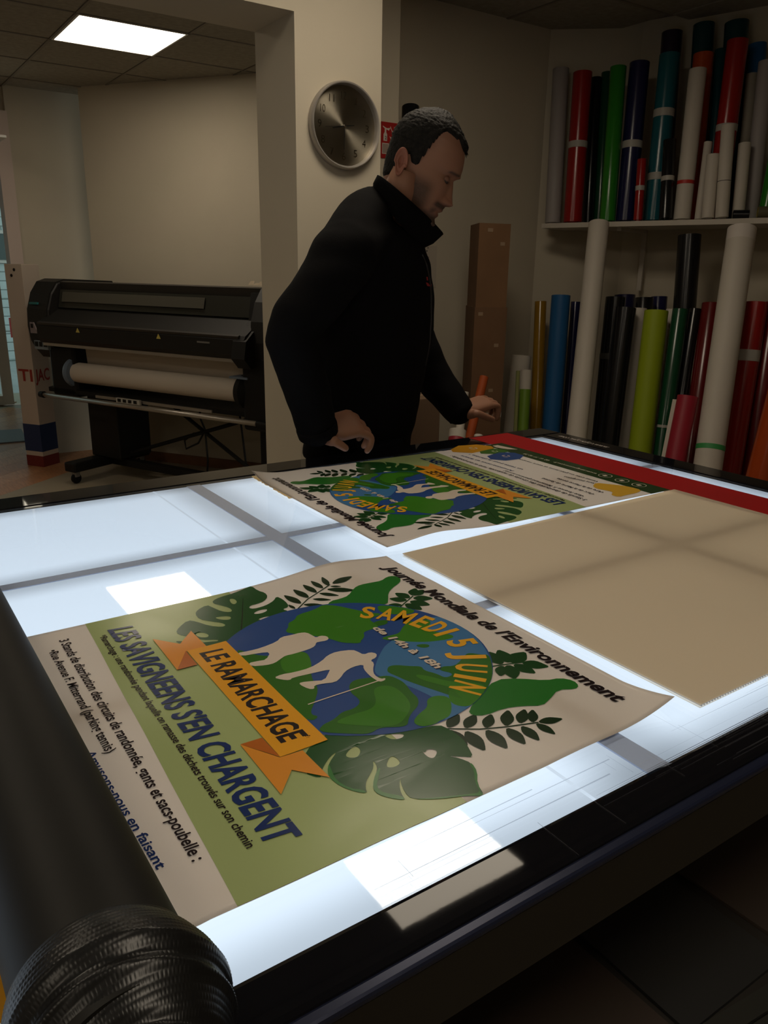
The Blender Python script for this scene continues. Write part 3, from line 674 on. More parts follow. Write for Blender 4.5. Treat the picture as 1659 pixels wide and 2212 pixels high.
ptext('slogan_lettering', "un geste pour la planète !", 'C3', (325,700), (700,1296), (372,688), NAVY, 6, .02, off=-.036)
for cx, cy in ((1152,300),(1272,335),(1394,368)):
    Cc = plan('E1',cx,cy); mb = MB(); ring = lambda r: [Cc + Vector((math.cos(2*math.pi*k/28), math.sin(2*math.pi*k/28)))*r for k in range(28)]
    fill([ring(.0165), ring(.0150)], 3, mb)
    fill([[Cc+Vector((-.006,-.004)), Cc+Vector((.004,-.007)), Cc+Vector((.007,.004)), Cc+Vector((-.003,.006))]], 3, mb)
    mb.build('footer_badge', WH, posterE, fix=False)
for nm, m_, pts in (('bin_drawing', pmat('bin_yellow', rgb(226,162,40)), [(45,112),(100,85),(230,76),(335,88),(358,104),(200,138),(60,130)]), ('bin_drawing', pmat('bin_green', rgb(70,124,50)), [(250,125),(330,105),(430,112),(470,125),(380,145),(262,142)]), ('bin_drawing', pmat('bin_blue', rgb(48,84,150)), [(305,160),(390,132),(500,135),(570,155),(540,180),(440,192),(330,182)])):
    shape(nm, m_, 4, ('E1', pts), sm=0)
for cx, cy, s_ in ((205,104,.012),(360,126,.009),(440,160,.011)):
    Cc = plan('E1',cx,cy); mb = MB()
    for k in range(3):
        a0 = k*2.094; pts = [Cc + Vector((math.cos(a0+t), math.sin(a0+t)))*s_ for t in (0,.5,1.0,1.5)] + [Cc + Vector((math.cos(a0+t), math.sin(a0+t)))*s_*.62 for t in (1.5,1.0,.5,0)]
        fill([pts], 5, mb)
    mb.build('recycling_mark', WH, posterE, fix=False)
shape('glove_drawing', pmat('glove_yellow', rgb(226,178,60)), 4, ('E1', [(1060,375),(1085,352),(1160,360),(1260,370),(1330,382),(1415,405),(1380,425),(1300,440),(1250,455),(1190,440),(1210,420),(1150,405),(1090,395)]), sm=1)
shape('label_flap', WH, 4, ('E1', [(345,85),(380,80),(525,112),(450,110),(370,98)]), sm=0)
for o_ in [c for c in posterE.children] + [g for c in posterE.children for g in c.children]:
    for p_ in o_.data.polygons: p_.use_smooth = True
# second poster: the same sheet turned round, beyond the first
p2 = copy_tree(posterE)
c_, s_ = math.cos(K2[1]), math.sin(K2[1])
p2.location = (PO.x*c_-PO.y*s_+K2[2], PO.x*s_+PO.y*c_+K2[3], ZT+.0024); p2.rotation_euler = (0,0,K2[1])
p2['label'] = 'environment day poster lying upside down beside the back rail, by the standing man'
# strip of torn tape along its top edge
tp = atz((548,1030), ZT); tq = atz((632,1078), ZT); mb = MB(); e = (tq-tp); n = 26
tv = []; 
random.seed(5)
for k in range(n+1):
    p = tp + e*(k/n); wob = random.uniform(-.0035,.0035); tv += [(p.x-.004-abs(wob)*1.3, p.y, ZT+.0022), (p.x+.008+wob, p.y, ZT+.0022)]
mb.add(tv, [(2*k,2*k+2,2*k+3,2*k+1) for k in range(n)]); mb.add([(x,y,z-.0004) for x,y,z in tv], [(2*k,2*k+1,2*k+3,2*k+2) for k in range(n)])
tag(mb.build('torn_tape', mat('tape_cream', rgb(232,206,150), .6, transl=.3, tcol=(.9,.75,.5)), fix=False), 'torn cream tape strip along the top edge of the far poster', 'tape')
# ================================================================== the man behind the table
man = empty('person', (1.19,1.89,0), 0, 'man with short dark hair in a black zip jacket, looking down at the table', 'person')
def W(p, y): return aty(p, y)                     # pixel of the photo on the vertical plane Y = y
Fv = Vector((RM[0,0], RM[1,0], 0)).normalized()   # the way he faces (to the right in view)
Rv = Vector((Fv.y, -Fv.x, 0))                     # his right-hand side, towards the camera
UPv = Vector((0,0,1))
def ringpts(c, a, b, ra, rb, n=36, ex=2.0):
    out = []
    for k in range(n):
        t = 2*math.pi*k/n; ct, st = math.cos(t), math.sin(t)
        out.append(c + a*(ra*math.copysign(abs(ct)**(2/ex), ct)) + b*(rb*math.copysign(abs(st)**(2/ex), st)))
    return out
def limb(mb, pts, rad, n=20):                     # smooth tapering tube through points
    P, Rr = [], []
    for i in range(len(pts)-1):
        for t in (0, .25, .5, .75):
            p0, p1, p2_, p3 = pts[max(i-1,0)], pts[i], pts[i+1], pts[min(i+2,len(pts)-1)]
            P.append(.5*((2*p1)+(p2_-p0)*t+(2*p0-5*p1+4*p2_-p3)*t*t+(3*p1-p0-3*p2_+p3)*t**3)); Rr.append(rad[i]*(1-t)+rad[i+1]*t)
    P.append(pts[-1]); Rr.append(rad[-1])
    mb.path(P, Rr, n, True)
    for p, r in ((P[0],Rr[0]),(P[-1],Rr[-1])): ball(mb, p, r*.98)
def ball(mb, c, r, sc=(1,1,1), M=None):
    n, m_ = 16, 10; rs = []
    for i in range(1, m_):
        ph = math.pi*i/m_; rs.append([c + (M or Matrix.Identity(3)) @ Vector((r*sc[0]*math.sin(ph)*math.cos(2*math.pi*k/n), r*sc[1]*math.sin(ph)*math.sin(2*math.pi*k/n), r*sc[2]*math.cos(ph))) for k in range(n)])
    mb.rings(rs, True)
def remeshed(mb, voxel, it=6, fac=.5):
    me = bpy.data.meshes.new('tmp'); me.from_pydata(mb.v, [], mb.f); me.update()
    bm = bmesh.new(); bm.from_mesh(me); bmesh.ops.recalc_face_normals(bm, faces=bm.faces[:]); bm.to_mesh(me); bm.free()
    o = bpy.data.objects.new('tmp', me); col.objects.link(o)
    md = o.modifiers.new('r', 'REMESH'); md.mode = 'VOXEL'; md.voxel_size = voxel
    sm = o.modifiers.new('s', 'SMOOTH'); sm.factor = fac; sm.iterations = it
    dg = bpy.context.evaluated_depsgraph_get(); dg.update()
    r = bpy.data.meshes.new_from_object(o.evaluated_get(dg)); bpy.data.objects.remove(o); bpy.data.meshes.remove(me)
    return r
YM = 1.86                                         # mid plane of his body
s_m = lambda px, p, y=YM: px*depth(W(p,y))/FPX   # pixel length to metres there
# ---------------- jacket
jm = MB()
def tors(pl, pr, lat, lean=0.0, ex=2.3, off=0.0):
    a, b = W(pl,YM), W(pr,YM); c = (a+b)/2 + Rv*off; hf = (b-a).length/2
    return ringpts(c, (b-a).normalized(), Rv, hf, lat, 40, ex)
rings_ = [tors((652,985),(884,985),.120), tors((655,950),(886,950),.124), tors((662,900),(896,900),.130), tors((668,840),(912,840),.142), tors((672,780),(926,780),.158), tors((672,720),(936,720),.175), tors((672,660),(939,660),.185), tors((680,610),(936,610),.195), tors((692,560),(928,560),.198), tors((716,518),(919,532),.178), tors((740,455),(915,518),.140), tors((766,427),(913,528),.105), tors((797,402),(912,538),.080)]
jm.rings(rings_, True)
# right arm (towards the camera): shoulder, elbow behind him, wrist over the rail
sh_r = W((748,545),1.70); el_r = W((632,718),1.64); wr_r = W((684,922),1.660)
limb(jm, [W((790,515),1.78), sh_r, W((700,620),1.66), el_r, W((650,800),1.635), W((670,870),1.645), wr_r], [.070,.078,.070,.060,.058,.053,.048])
# left arm: beyond the chest, forearm reaching out
sh_l = W((838,585),2.00); el_l = W((912,770),2.02); wr_l = W((990,886),1.92)
limb(jm, [W((828,560),1.93), sh_l, W((868,670),2.03), el_l, W((945,830),1.985), wr_l], [.066,.072,.068,.064,.057,.048])
limb(jm, [W((812,448),1.82), W((775,482),1.765), sh_r], [.052,.066,.076])
jme = remeshed(jm, .008, 5, .5)
# cloth folds
jme.update()
nrms = [v.normal.copy() for v in jme.vertices]
for v, n in zip(jme.vertices, nrms):
    p = v.co.copy()
    d = noise.noise(Vector((p.x*9, p.y*9, p.z*5)))*.006 + noise.noise(Vector((p.x*6+3, p.y*6, p.z*22)))*.0045
    v.co = p + n*d
jm_m = mat('softshell_black', (.0042,.0039,.0044), .9, spec=.10, bump=.25, bscale=350)
jac = link('jacket', jme, jm_m, man, True)
def cuff(c, d, r):
    d = d.normalized(); mb = MB(); mb.lathe([(r*.86,-.006),(r*1.02,-.010),(r*1.05,.0),(r*1.03,.018),(r*.92,.022),(r*.80,.018),(r*.80,-.004)], c, d, 36); return mb.build('cuff', jm_m, jac, smooth=True)
cuff(wr_r, wr_r-W((670,870),1.645), .049); cuff(wr_l, wr_l-W((945,830),1.985), .045)
# collar: a standing ring, open and pointed at the front
cb, cf = W((804,420),YM-.03), W((908,540),YM-.05); tb, tf = W((815,378),YM-.07), W((958,506),YM-.07)
lo, hi, lo2, hi2 = [], [], [], []
n = 44
for k in range(n):
    t = 2*math.pi*k/n; c0 = (cb+cf)/2; c1 = (tb+tf)/2; A0 = (cf-cb)/2; A1 = (tf-tb)/2; ct, st = math.cos(t), math.sin(t)
    pinch = 1 - .35*max(0, ct)**3
    lo.append(c0 + A0*ct + Rv*(.092*st)); hi.append(c1 + A1*ct + Rv*(.078*st*pinch))
    lo2.append(c0 + A0*ct*.93 + Rv*(.084*st)); hi2.append(c1 + A1*ct*.92 + Rv*(.070*st*pinch))
mid = [(a+b)/2 + (a-(cb+cf)/2).normalized()*.006 for a, b in zip(lo, hi)]; mid2 = [(a+b)/2 for a, b in zip(lo2, hi2)]
top = [(a+b)/2 + (hi[0]-lo[0]).normalized()*.002 for a, b in zip(hi, hi2)]
MB().rings([lo, mid, hi, top, hi2, mid2, lo2], False).build('collar', jm_m, jac, smooth=True)
# zip and red chest emblem
em_m = mat('emblem_red', (.42,.012,.02), .6)
ea = W((919,603),YM-.11); mb = MB()
def onchest(p): # project a pixel on the jacket front
    o_ = Vector((0,0,H)); d = Vector(ray(p)).normalized(); return o_, d
from mathutils.bvhtree import BVHTree
bvh = BVHTree.FromPolygons([v.co.copy() for v in jme.vertices], [tuple(p.vertices) for p in jme.polygons])
def hit(p, lift=.0025):
    o_, d = onchest(p); loc, nr, i_, ds = bvh.ray_cast(o_, d); 
    return (loc - d*lift) if loc else None
def patch(pts, m_, name):
    hp = [hit(p) for p in pts]
    if any(h is None for h in hp): return None
    return mesh(name, hp, [tuple(range(len(hp)))], m_, jac)
zp = [h for h in (hit(q_, .001) for q_ in ((912,550),(922,575),(928,605),(931,640),(931,690),(928,740),(918,790))) if h]
if len(zp) > 2: MB().path(zp, .003, 8).build('zip', mat('zip_black', (.012,.012,.012), .4), jac, smooth=True)
patch([(921,598),(924,598),(925,606),(922,606)], em_m, 'emblem'); patch([(920,610),(932,613),(932,619),(923,618)], em_m, 'emblem')
# ---------------- trousers, shoes
tm_ = MB(); hipc = (W((660,985),YM)+W((884,985),YM))/2
for sd in (-1, 1):
    hp = hipc + Rv*(.066*sd) + Vector((0,0,-.03)); kn = Vector((hp.x, hp.y, .50)) + Fv*.03; an = Vector((hp.x, hp.y, .09)) - Fv*.01
    limb(tm_, [hp, hp.lerp(kn,.5), kn, kn.lerp(an,.5), an], [.074,.078,.064,.058,.054])
tm_.rings([ringpts(hipc+Vector((0,0,z)), Fv, Rv, .125, .116, 40, 2.2) for z in (-.16,-.08,.0,.06)], True)
tr_o = link('trousers', remeshed(tm_, .012, 4), mat('trouser_dark', (.004,.0045,.007), .9, spec=.1), man, True)
for sd in (-1, 1):
    an = Vector((hipc.x, hipc.y, 0)) + Rv*(.070*sd) - Fv*.01; sm_ = MB()
    rs = []
    for t, w_, h_ in ((-.07,.020,.03),(-.06,.034,.06),(-.02,.040,.085),(.04,.044,.075),(.11,.048,.055),(.17,.044,.042),(.205,.022,.03)):
        c = an + Fv*t; rs.append([c + Rv*(w_*math.cos(2*math.pi*k/20)) + UPv*(h_/2 + h_/2*math.sin(2*math.pi*k/20)) for k in range(20)])
    sm_.rings(rs, True).build('shoe', mat('shoe_black', (.012,.011,.010), .45), man, smooth=True)
# ---------------- body: head, neck, arms, hands as one mesh
TILT = math.radians(24)
ZH = 1.775                                     # plane of the head
hs_ = .001*0 + (1/7.629)*depth(W((920,360),ZH))/FPX   # metres per unit of the profile drawing
def HF(f, h): # profile drawing (forward, up in the head's own frame) -> pixel
    x = .914*f + .407*h; y = .407*f - .914*h; return (820+x/7.629, 230+y/7.629)
hup = (UPv*math.cos(TILT) + Fv*math.sin(TILT)).normalized(); hfw = (Fv*math.cos(TILT) - UPv*math.sin(TILT)).normalized()
hO = W(HF(1050,-500), ZH)                         # middle of the head
TURN = math.radians(9)                            # a little towards the camera
hfw2 = (hfw*math.cos(TURN) + Rv*math.sin(TURN)).normalized(); hrt = hup.cross(hfw2).normalized(); 
if hrt.dot(Rv) < 0: hrt = -hrt
mmu = hs_/.158*1.0                                # metres per (profile mm); profile mm = unit*.158
def head_pt(f, l, h): return hO + hfw2*(f*mmu) + hrt*(l*mmu) + hup*((h+79)*mmu)
from bisect import bisect_right
def ip(x, xs_, ys_):
    if x <= xs_[0]: return ys_[0]
    if x >= xs_[-1]: return ys_[-1]
    i_ = bisect_right(xs_, x); t_ = (x-xs_[i_-1])/(xs_[i_]-xs_[i_-1]); return ys_[i_-1]*(1-t_)+ys_[i_]*t_
_hc = {}
hk = [-250,-236,-222,-213,-200,-190,-179,-165,-158,-145,-130,-116,-97,-82,-63,-40,-25,-5,10,25,36,42]
fr_ = [ 40,   66,  84,  90,  85,  86,  90,  95,  94,  90,  88,  88,  88, 100,  99,  93,  87, 74, 60, 40, 20, 4]
bk_ = [-50,  -58, -62, -66, -70, -74, -78, -81, -83, -87, -91, -95, -97, -99,-100, -98, -94,-85,-72,-52,-30, -8]
wd_ = [ 50,   50,  50,  51,  53,  55,  57,  60,  61,  64,  66,  68,  70,  72,  75,  77,  76, 70, 60, 44, 26, 6]
def G(x, s): return math.exp(-(x/s)**2)
def head_surf(th, h):
    key = (round(th,5), round(h,4))
    if key not in _hc: _hc[key] = _head_surf(th, h)
    return _hc[key]
def _head_surf(th, h):
    f1, b1, w1 = ip(h,hk,fr_), ip(h,hk,bk_), ip(h,hk,wd_)
    ct, st = math.cos(th), math.sin(th)
    c0 = -8.0                                     # widest point lies behind the middle
    ex = 2.25
    if ct >= 0: f = c0 + (f1-c0)*abs(ct)**(2/ex)
    else: f = c0 + (b1-c0)*abs(ct)**(2/2.1)
    l = w1*math.copysign(abs(st)**(2/ex), st)
    # the jaw narrows towards the chin at the front
    if ct > 0 and h < -150: l *= 1 - .42*min(1, (-150-h)/60)*ct**1.2
    if ct > 0:
        al = abs(l)
        f += ip(h,[-170,-160,-157,-151,-138,-116,-100,-92],[0,3,14,23,18,9.5,3,0])*G(l, ip(h,[-156,-140,-100],[12.5,9.5,7.5]))   # nose
        f += 8*G(al-13,6)*G(h+149,7)              # nostril wings
        f += 3.5*G(al-26,16)*G(h+80,7)            # brow ridge
        f -= 11*G(al-31,14)*G(h+99,10)            # eye sockets
        f += 6.5*G(al-31,11)*G(h+101,7.5)         # eyelids over the ball
        f -= 2.5*G(al-31,10)*G(h+106,1.8)         # lid line
        f += 4*G(al-46,16)*G(h+124,16)            # cheek bones
        f -= 4*G(al-30,9)*G(h+160,14)             # fold beside the mouth
        f += 3.5*G(l,20)*G(h+174,4.5) + 3.5*G(l,17)*G(h+190,4.5)   # lips
        f -= 3.0*G(l,24)*G(h+182,1.9)             # mouth line
        f += 3*G(l,14)*G(h+213,10)                # chin
    return f, l
NT, NHh = 150, 170
hv = []; hrow = []
hh_ = [-250 + (42+250)*(i/NHh) for i in range(NHh+1)]
for i, h in enumerate(hh_):
    if h > 20: h = 20 + 22*math.sin((h-20)/22*math.pi/2)
    rg = []
    for k in range(NT):
        th = 2*math.pi*k/NT
        f, l = head_surf(th, h); rg.append(head_pt(f, l, h))
    hrow.append((h, rg))
bmb = MB(); bmb.rings([r for h, r in hrow], True)
n_head = len(bmb.v)
# eyeballs
for sd in (1, -1): ball(bmb, head_pt(72.5, 31*sd, -104), .0115)
n_eye = len(bmb.v)
# ears
for sd in (1, -1):
    def ear(u, v, out): return head_pt(-40 + u, sd*(73 + out), -118 + v)   # u forward, v up
    # plate
    el = MB(); N_ = 40
    def outl(s_, dz):
        r_ = []
        for k in range(N_):
            t = 2*math.pi*k/N_; x = 17*math.cos(t)*(1.0 if math.sin(t) > -.2 else .72+.0*t); y = 33*math.sin(t)
            r_.append(ear(x*s_ - .16*(y*s_) - 1.5, y*s_ , dz + 7 - .35*x*s_))
        return r_
    bmb.rings([outl(.55,-12), outl(.96,-4), outl(1.02,2), outl(.98,6), outl(.86,6.5), outl(.76,3), outl(.62,1.5), outl(.50,3.5), outl(.40,0), outl(.22,-5)], True)
    # tragus
    ball(bmb, ear(11,-4,5), .0052)
n_ear = len(bmb.v)
# neck
nk = [(W((862,520),YM-.01), .045), (W((855,480),YM-.03), .050), (W((857,440),YM-.06), .046), (W((866,405),YM-.08), .042), (W((878,370),YM-.09), .036)]
bmb.path([p for p, r in nk], [r for p, r in nk], 36, True)
# trunk and arms under the clothes
bmb.rings([[v.lerp((W((770,z),YM) if False else sum(rg, Vector())/len(rg)), .2) for v in rg] for rg, z in zip(rings_[:-4], range(len(rings_)))], True)
bmb.path([sh_r, W((700,620),1.66), el_r, W((650,800),1.635), W((670,870),1.645), wr_r], [.05,.045,.04,.036,.03,.027], 16)
bmb.path([sh_l, W((868,670),2.03), el_l, W((945,830),1.985), wr_l], [.05,.045,.04,.033,.026], 16)
for sd in (-1, 1):
    hp = hipc + Rv*(.066*sd) + Vector((0,0,-.03)); kn = Vector((hp.x, hp.y, .50)) + Fv*.03; an = Vector((hp.x, hp.y, .06)) - Fv*.01
    bmb.path([hp, kn, an], [.06,.05,.035], 16)
n_body = len(bmb.v)
# hands: palm block and five fingers, fused with a fine remesh
def hand(wr, palm, fingers, thumb):
    mb = MB()
    for c, a, b, ra, rb in palm: pass
    rs = [ringpts(c, a.normalized(), b.normalized(), ra, rb, 24, 2.4) for c, a, b, ra, rb in palm]
    mb.rings(rs, True)
    for pts, rad in fingers + [thumb]: limb(mb, pts, rad, 14)
    return remeshed(mb, .0022, 5, .5)
def dirs(a, b): return (b-a).normalized()
# right hand: half closed, back of the hand up and to the camera
yR = 1.665
w0 = W((696,932),yR); k0 = W((766,913),yR-.010)
ax = dirs(w0,k0)
lat = (Rv*.80 - UPv*.50); lat = (lat - ax*lat.dot(ax)).normalized(); nrm = ax.cross(lat).normalized()
if nrm.z < 0: nrm = -nrm
palmR = [(w0-ax*.025, lat, nrm, .027, .021), (w0+ax*.01, lat, nrm, .031, .023), (w0+ax*.045, lat, nrm, .043, .023), (k0-ax*.005, lat, nrm, .046, .020), (k0+ax*.008, lat, nrm, .042, .014)]
fingR = []
for i_, (o_, ln) in enumerate(((.034,.96),(.0115,1.05),(-.0115,1.0),(-.034,.85))):
    b0 = k0 - ax*.010 + lat*o_; d1 = (ax*.85 - UPv*.42 + lat*.05*(1.5-i_)).normalized(); d2 = (-UPv*1.0 + ax*.05).normalized(); d3 = (-UPv*.8 - ax*.55).normalized()
    p1 = b0 + d1*.038*ln; p2_ = p1 + d2*.023*ln; p3 = p2_ + d3*.017*ln
    fingR.append(([b0-ax*.018, b0, p1, p2_, p3], [.0100,.0112,.0098,.0090,.0076]))
tb0 = w0 + ax*.006 + lat*.024 - nrm*.006; tp = W((724,954),yR-.050); tt = W((746,968),yR-.052)
thR = ([tb0, tb0.lerp(tp,.5), tp, tt], [.0165,.0150,.0120,.0092])
hR = hand(w0, palmR, fingR, thR)
# left hand: palm down, thumb towards the camera, fingers bent down
yL = 1.905
w1 = W((996,888),yL); k1 = W((1050,868),yL+.0)
ax = dirs(w1,k1); lat = (Rv*.90 - UPv*.28 ); lat = (lat - ax*lat.dot(ax)).normalized(); nrm = ax.cross(lat).normalized()
if nrm.z < 0: nrm = -nrm
palmL = [(w1-ax*.02, lat, nrm, .024, .021), (w1+ax*.008, lat, nrm, .028, .023), (w1+ax*.035, lat, nrm, .038, .020), (k1-ax*.006, lat, nrm, .041, .0165), (k1+ax*.004, lat, nrm, .038, .0125)]
fingL = []
for i_, (o_, ln, sp) in enumerate(((.030,.94,.10),(.010,1.02,.36),(-.010,.98,.50),(-.030,.82,.58))):
    b0 = k1 - ax*.010 + lat*o_; d1 = (ax*(.86+.1*sp) - nrm*(.30-.2*sp)).normalized(); d2 = (ax*.10 - UPv*1.0 + Fv*.12*sp).normalized(); d3 = (-UPv*1.0 - Fv*.16).normalized()
    p1 = b0 + d1*(.038*ln+.010*sp); p2_ = p1 + d2*.026*ln; p3 = p2_ + d3*.020*ln
    fingL.append(([b0-ax*.018, b0, p1, p2_, p3], [.0095,.0102,.0092,.0085,.0072]))
tb0 = w1 + ax*.014 + lat*.022 - nrm*.008; tm1 = W((1030,893),yL-.055); tt = W((1064,906),yL-.06)
thL = ([tb0, tb0.lerp(tm1,.55), tm1, tm1.lerp(tt,.5), tt], [.0155,.0145,.0120,.0112,.0092])
hL = hand(w1, palmL, fingL, thL)
for hm in (hR, hL): bmb.add([v.co.copy() for v in hm.vertices], [tuple(p.vertices) for p in hm.polygons])
# skin tones by vertex: beard stubble, brows, lips, eyes
skin = (.34,.170,.108)
bo = bmb.build('body', None, man, smooth=True, fix=False); bme = bo.data
ca = bme.color_attributes.new('tone', 'FLOAT_COLOR', 'POINT')
cols = np.tile(np.array([*skin,1.0]), (len(bme.vertices),1))
sst = lambda x, a, b: (lambda t: t*t*(3-2*t))(min(1, max(0, (x-a)/(b-a))))
vi = 0
for h, rg in hrow:
    for k in range(NT):
        th = 2*math.pi*k/NT; f, l = head_surf(th, h); al = abs(l); c = np.array(skin)
        nz = .5+.5*noise.noise(Vector((f*.6, l*.6, h*.6)))
        be = 0.0                                   # beard
        if f > -25:
            be = sst(-h, 176, 205)*.9*sst(f,-30,30) + 1.0*G(h+166,8)*(1 if al < 30 else max(0,1-(al-30)/10))*sst(f,40,60) 
            be = max(be, .72*sst(-h,110,150)*sst(f,-30,10)*(1-sst(f,38,70)))
            be = max(be, .7*G(h+186,16)*G(al-26,8)*sst(f,50,70))
            be = min(1, be*1.2)*(.72+.28*nz)
        br = 0.0
        if f > 20: br = max(br, .85*G(h+83+ .12*(al-30),4.0)*sst(al,10,15)*(1-sst(al,44,52)))
        ey = .75*G(al-31,12)*G(h+106,2.6) + .30*G(al-31,17)*G(h+102,11) if f > 20 else 0
        li = G(l,21)*(G(h+175,4)+G(h+189,4.5)) if f > 60 else 0
        c = c*(1-.35*li) + np.array((.33,.10,.085))*.35*li
        dk = min(1, max(be, br, ey)); c = c*(1-dk) + np.array((.030,.022,.016))*dk
        rd = .25*G(h+148,12)*G(al,16)*(1 if f > 60 else 0); c = c*(1-rd) + np.array((.46,.17,.12))*rd
        cols[vi,:3] = c; vi += 1
for i_ in range(n_head, n_eye):
    up_c = (bme.vertices[i_].co + man.location*0 - head_pt(72.5, 0, -104)).dot(hup)
    cols[i_,:3] = (.24,.115,.075) if up_c > -.0035 else (.025,.018,.014)
cols[n_eye:n_ear,:3] = (.40,.165,.11)
ca.data.foreach_set('color', cols.ravel())
sk = bpy.data.materials.new('skin'); sk.use_nodes = True; nt = sk.node_tree; p = nt.nodes['Principled BSDF']
at_ = nt.nodes.new('ShaderNodeAttribute'); at_.attribute_name = 'tone'; nt.links.new(at_.outputs['Color'], p.inputs['Base Color'])
p.inputs['Roughness'].default_value = .5; p.inputs['Specular IOR Level'].default_value = .35
p.inputs['Subsurface Weight'].default_value = .08; p.inputs['Subsurface Radius'].default_value = (.010,.004,.002)
bme.materials.append(sk)
# ---------------- hair: a short cropped shell over the scalp
def hairmask(f, l, h):
    al = abs(l)
    # hairline: high on the forehead with receding temples, down before the ear, to the nape
    line = ip(f, [-120,-75,-55,-48,-38,-30,-20,-2,4,11,16,24,30,60,85,100], [-170,-160,-150,-100,-96,-92,-108,-110,-90,-60,-40,-14,-6,-10,-24,-26])
    if f > 62 and al > 30: line += min(10, (al-30)*.6)
    return h - line
hmv, hmf, keep = [], [], {}
for i, (h, rg) in enumerate(hrow):
    for k in range(NT):
        th = 2*math.pi*k/NT; f, l = head_surf(th, h); mk = hairmask(f, l, h)
        nz = noise.noise(Vector((f*.16, l*.16, h*.16))) + .6*noise.noise(Vector((f*.45, l*.45, h*.45)))
        th_ = (7.0 + 2.2*nz + 5.5*G(h+12,20)*sst(f,45,80)) * sst(mk, -3, 9)
        if h < -60: th_ *= .62
        ctr = head_pt(-5, 0, min(h,-30)); d = (rg[k]-ctr).normalized()
        q = rg[k] + d*(th_*mmu - .0012)
        if mk > -4: keep[(i,k)] = len(hmv); hmv.append(q)
for i in range(NHh):
    for k in range(NT):
        ks = [(i,k),(i,(k+1)%NT),(i+1,(k+1)%NT),(i+1,k)]
        if all(q in keep for q in ks): hmf.append(tuple(keep[q] for q in ks))
hmf.append(tuple(keep[(NHh,k)] for k in range(NT)))
hair_m = mat('hair_dark', (.011,.0092,.007), .65, var=.6, vscale=90, bump=.6, bscale=260, spec=.2)
hair = mesh('hair', hmv, hmf, hair_m, man, True)
# stray tufts at the forelock
tf_ = MB(); random.seed(11)
for k in range(70):
    l0 = random.uniform(-30,30); h0 = random.uniform(-22,4); f0 = ip(h0,hk,fr_)*(1-.0002*l0*l0)+6; a_ = head_pt(f0-4, l0, h0+3); b_ = head_pt(f0+random.uniform(4,9), l0+random.uniform(-3,3), h0-random.uniform(2,10)); tf_.path([a_, a_.lerp(b_,.5)+hup*.001, b_], [.0016,.0013,.0004], 5)
t_o = tf_.build('forelock', hair_m, hair, smooth=True); t_o['kind'] = 'stuff'
# put every child in the frame of the man's own empty
inv = Matrix.Translation(-man.location)
for ch in man.children:
    ch.data.transform(inv)
    for g in ch.children: g.data.transform(inv)
# ================================================================== the wide-format printer
pd = Vector((.431,-.902,0)); pn_ = Vector((-.902,-.431,0))           # along its length (to the right in view), out of its front
PO_ = Vector((1.178,6.185,0))
prn = empty('wide_format_printer', PO_, math.atan2(pd.y, pd.x), 'long black wide-format printer on a stand by the left wall', 'printer')
# local axes: x along, y = backwards (away from the front), z up
pblk = mat('printer_black', (.012,.011,.010), .5, spec=.35); pdk = mat('printer_deep', (.006,.0055,.005), .55, spec=.3); pgr = mat('printer_grey', (.028,.025,.022), .45); psil = mat('printer_silver', (.45,.41,.36), .35, metal=.7)
def ext(name, prof, x0, x1, m_, parent=prn, bev=0.0):
    """profile in (y, z) extruded along x"""
    mb = MB(); n = len(prof); vs_ = [(x0,y,z) for y,z in prof] + [(x1,y,z) for y,z in prof]
    mb.add(vs_, [tuple(range(n)), tuple(reversed(range(n,2*n)))] + [(i,n+i,n+(i+1)%n,(i+1)%n) for i in range(n)])
    return mb.build(name, m_, parent)
LN = 2.32
body = ext('upper_housing', [(.10,1.365),(.13,1.385),(.50,1.37),(.56,1.30),(.56,.98),(.16,.98),(.14,1.10),(.10,1.14),(.06,1.20),(.075,1.30)], .19, LN-.20, pdk)
# left control end: rounded block
def endblock(name, x0, x1):
    o = ext(name, [(-.01,.92),(-.045,.98),(-.06,1.08),(-.05,1.20),(-.01,1.31),(.05,1.385),(.12,1.405),(.55,1.39),(.60,1.30),(.60,.86),(.04,.86)], x0, x1, pblk)
    bm = bmesh.new(); bm.from_mesh(o.data); bmesh.ops.bevel(bm, geom=[e for e in bm.edges if abs(e.verts[0].co.x-e.verts[1].co.x) < 1e-5], offset=.018, segments=3, affect='EDGES'); bm.to_mesh(o.data); bm.free()
    return o
el_ = endblock('control_end', 0, .24); er_ = endblock('ink_end', LN-.30, LN)
MB().box((.05,-.052,1.232),(.13,-.030,1.246)).build('teal_stripe', mat('teal', (.02,.16,.17), .4), el_)
MB().prism([(.055,0),(.055,.075),(.095,.075),(.135,.0)], 0, .008, Matrix(((1,0,0,0),(0,0,1,-.070),(0,1,0,1.035),(0,0,0,1)))).build('warning_label', mat('label_grey', (.24,.20,.21), .6), el_)
MB().box((.068,-.074,1.072),(.090,-.069,1.100)).build('label_icon', pdk, el_)
lb = MB().box((.070,-.060,.925),(.215,-.040,.985)).build('label_plate', mat('label_blue', (.20,.24,.27), .6), el_)
for k in range(3): MB().box((.078+k*.046,-.063,.945),(.110+k*.046,-.058,.978)).build('label_icon', pdk, lb)
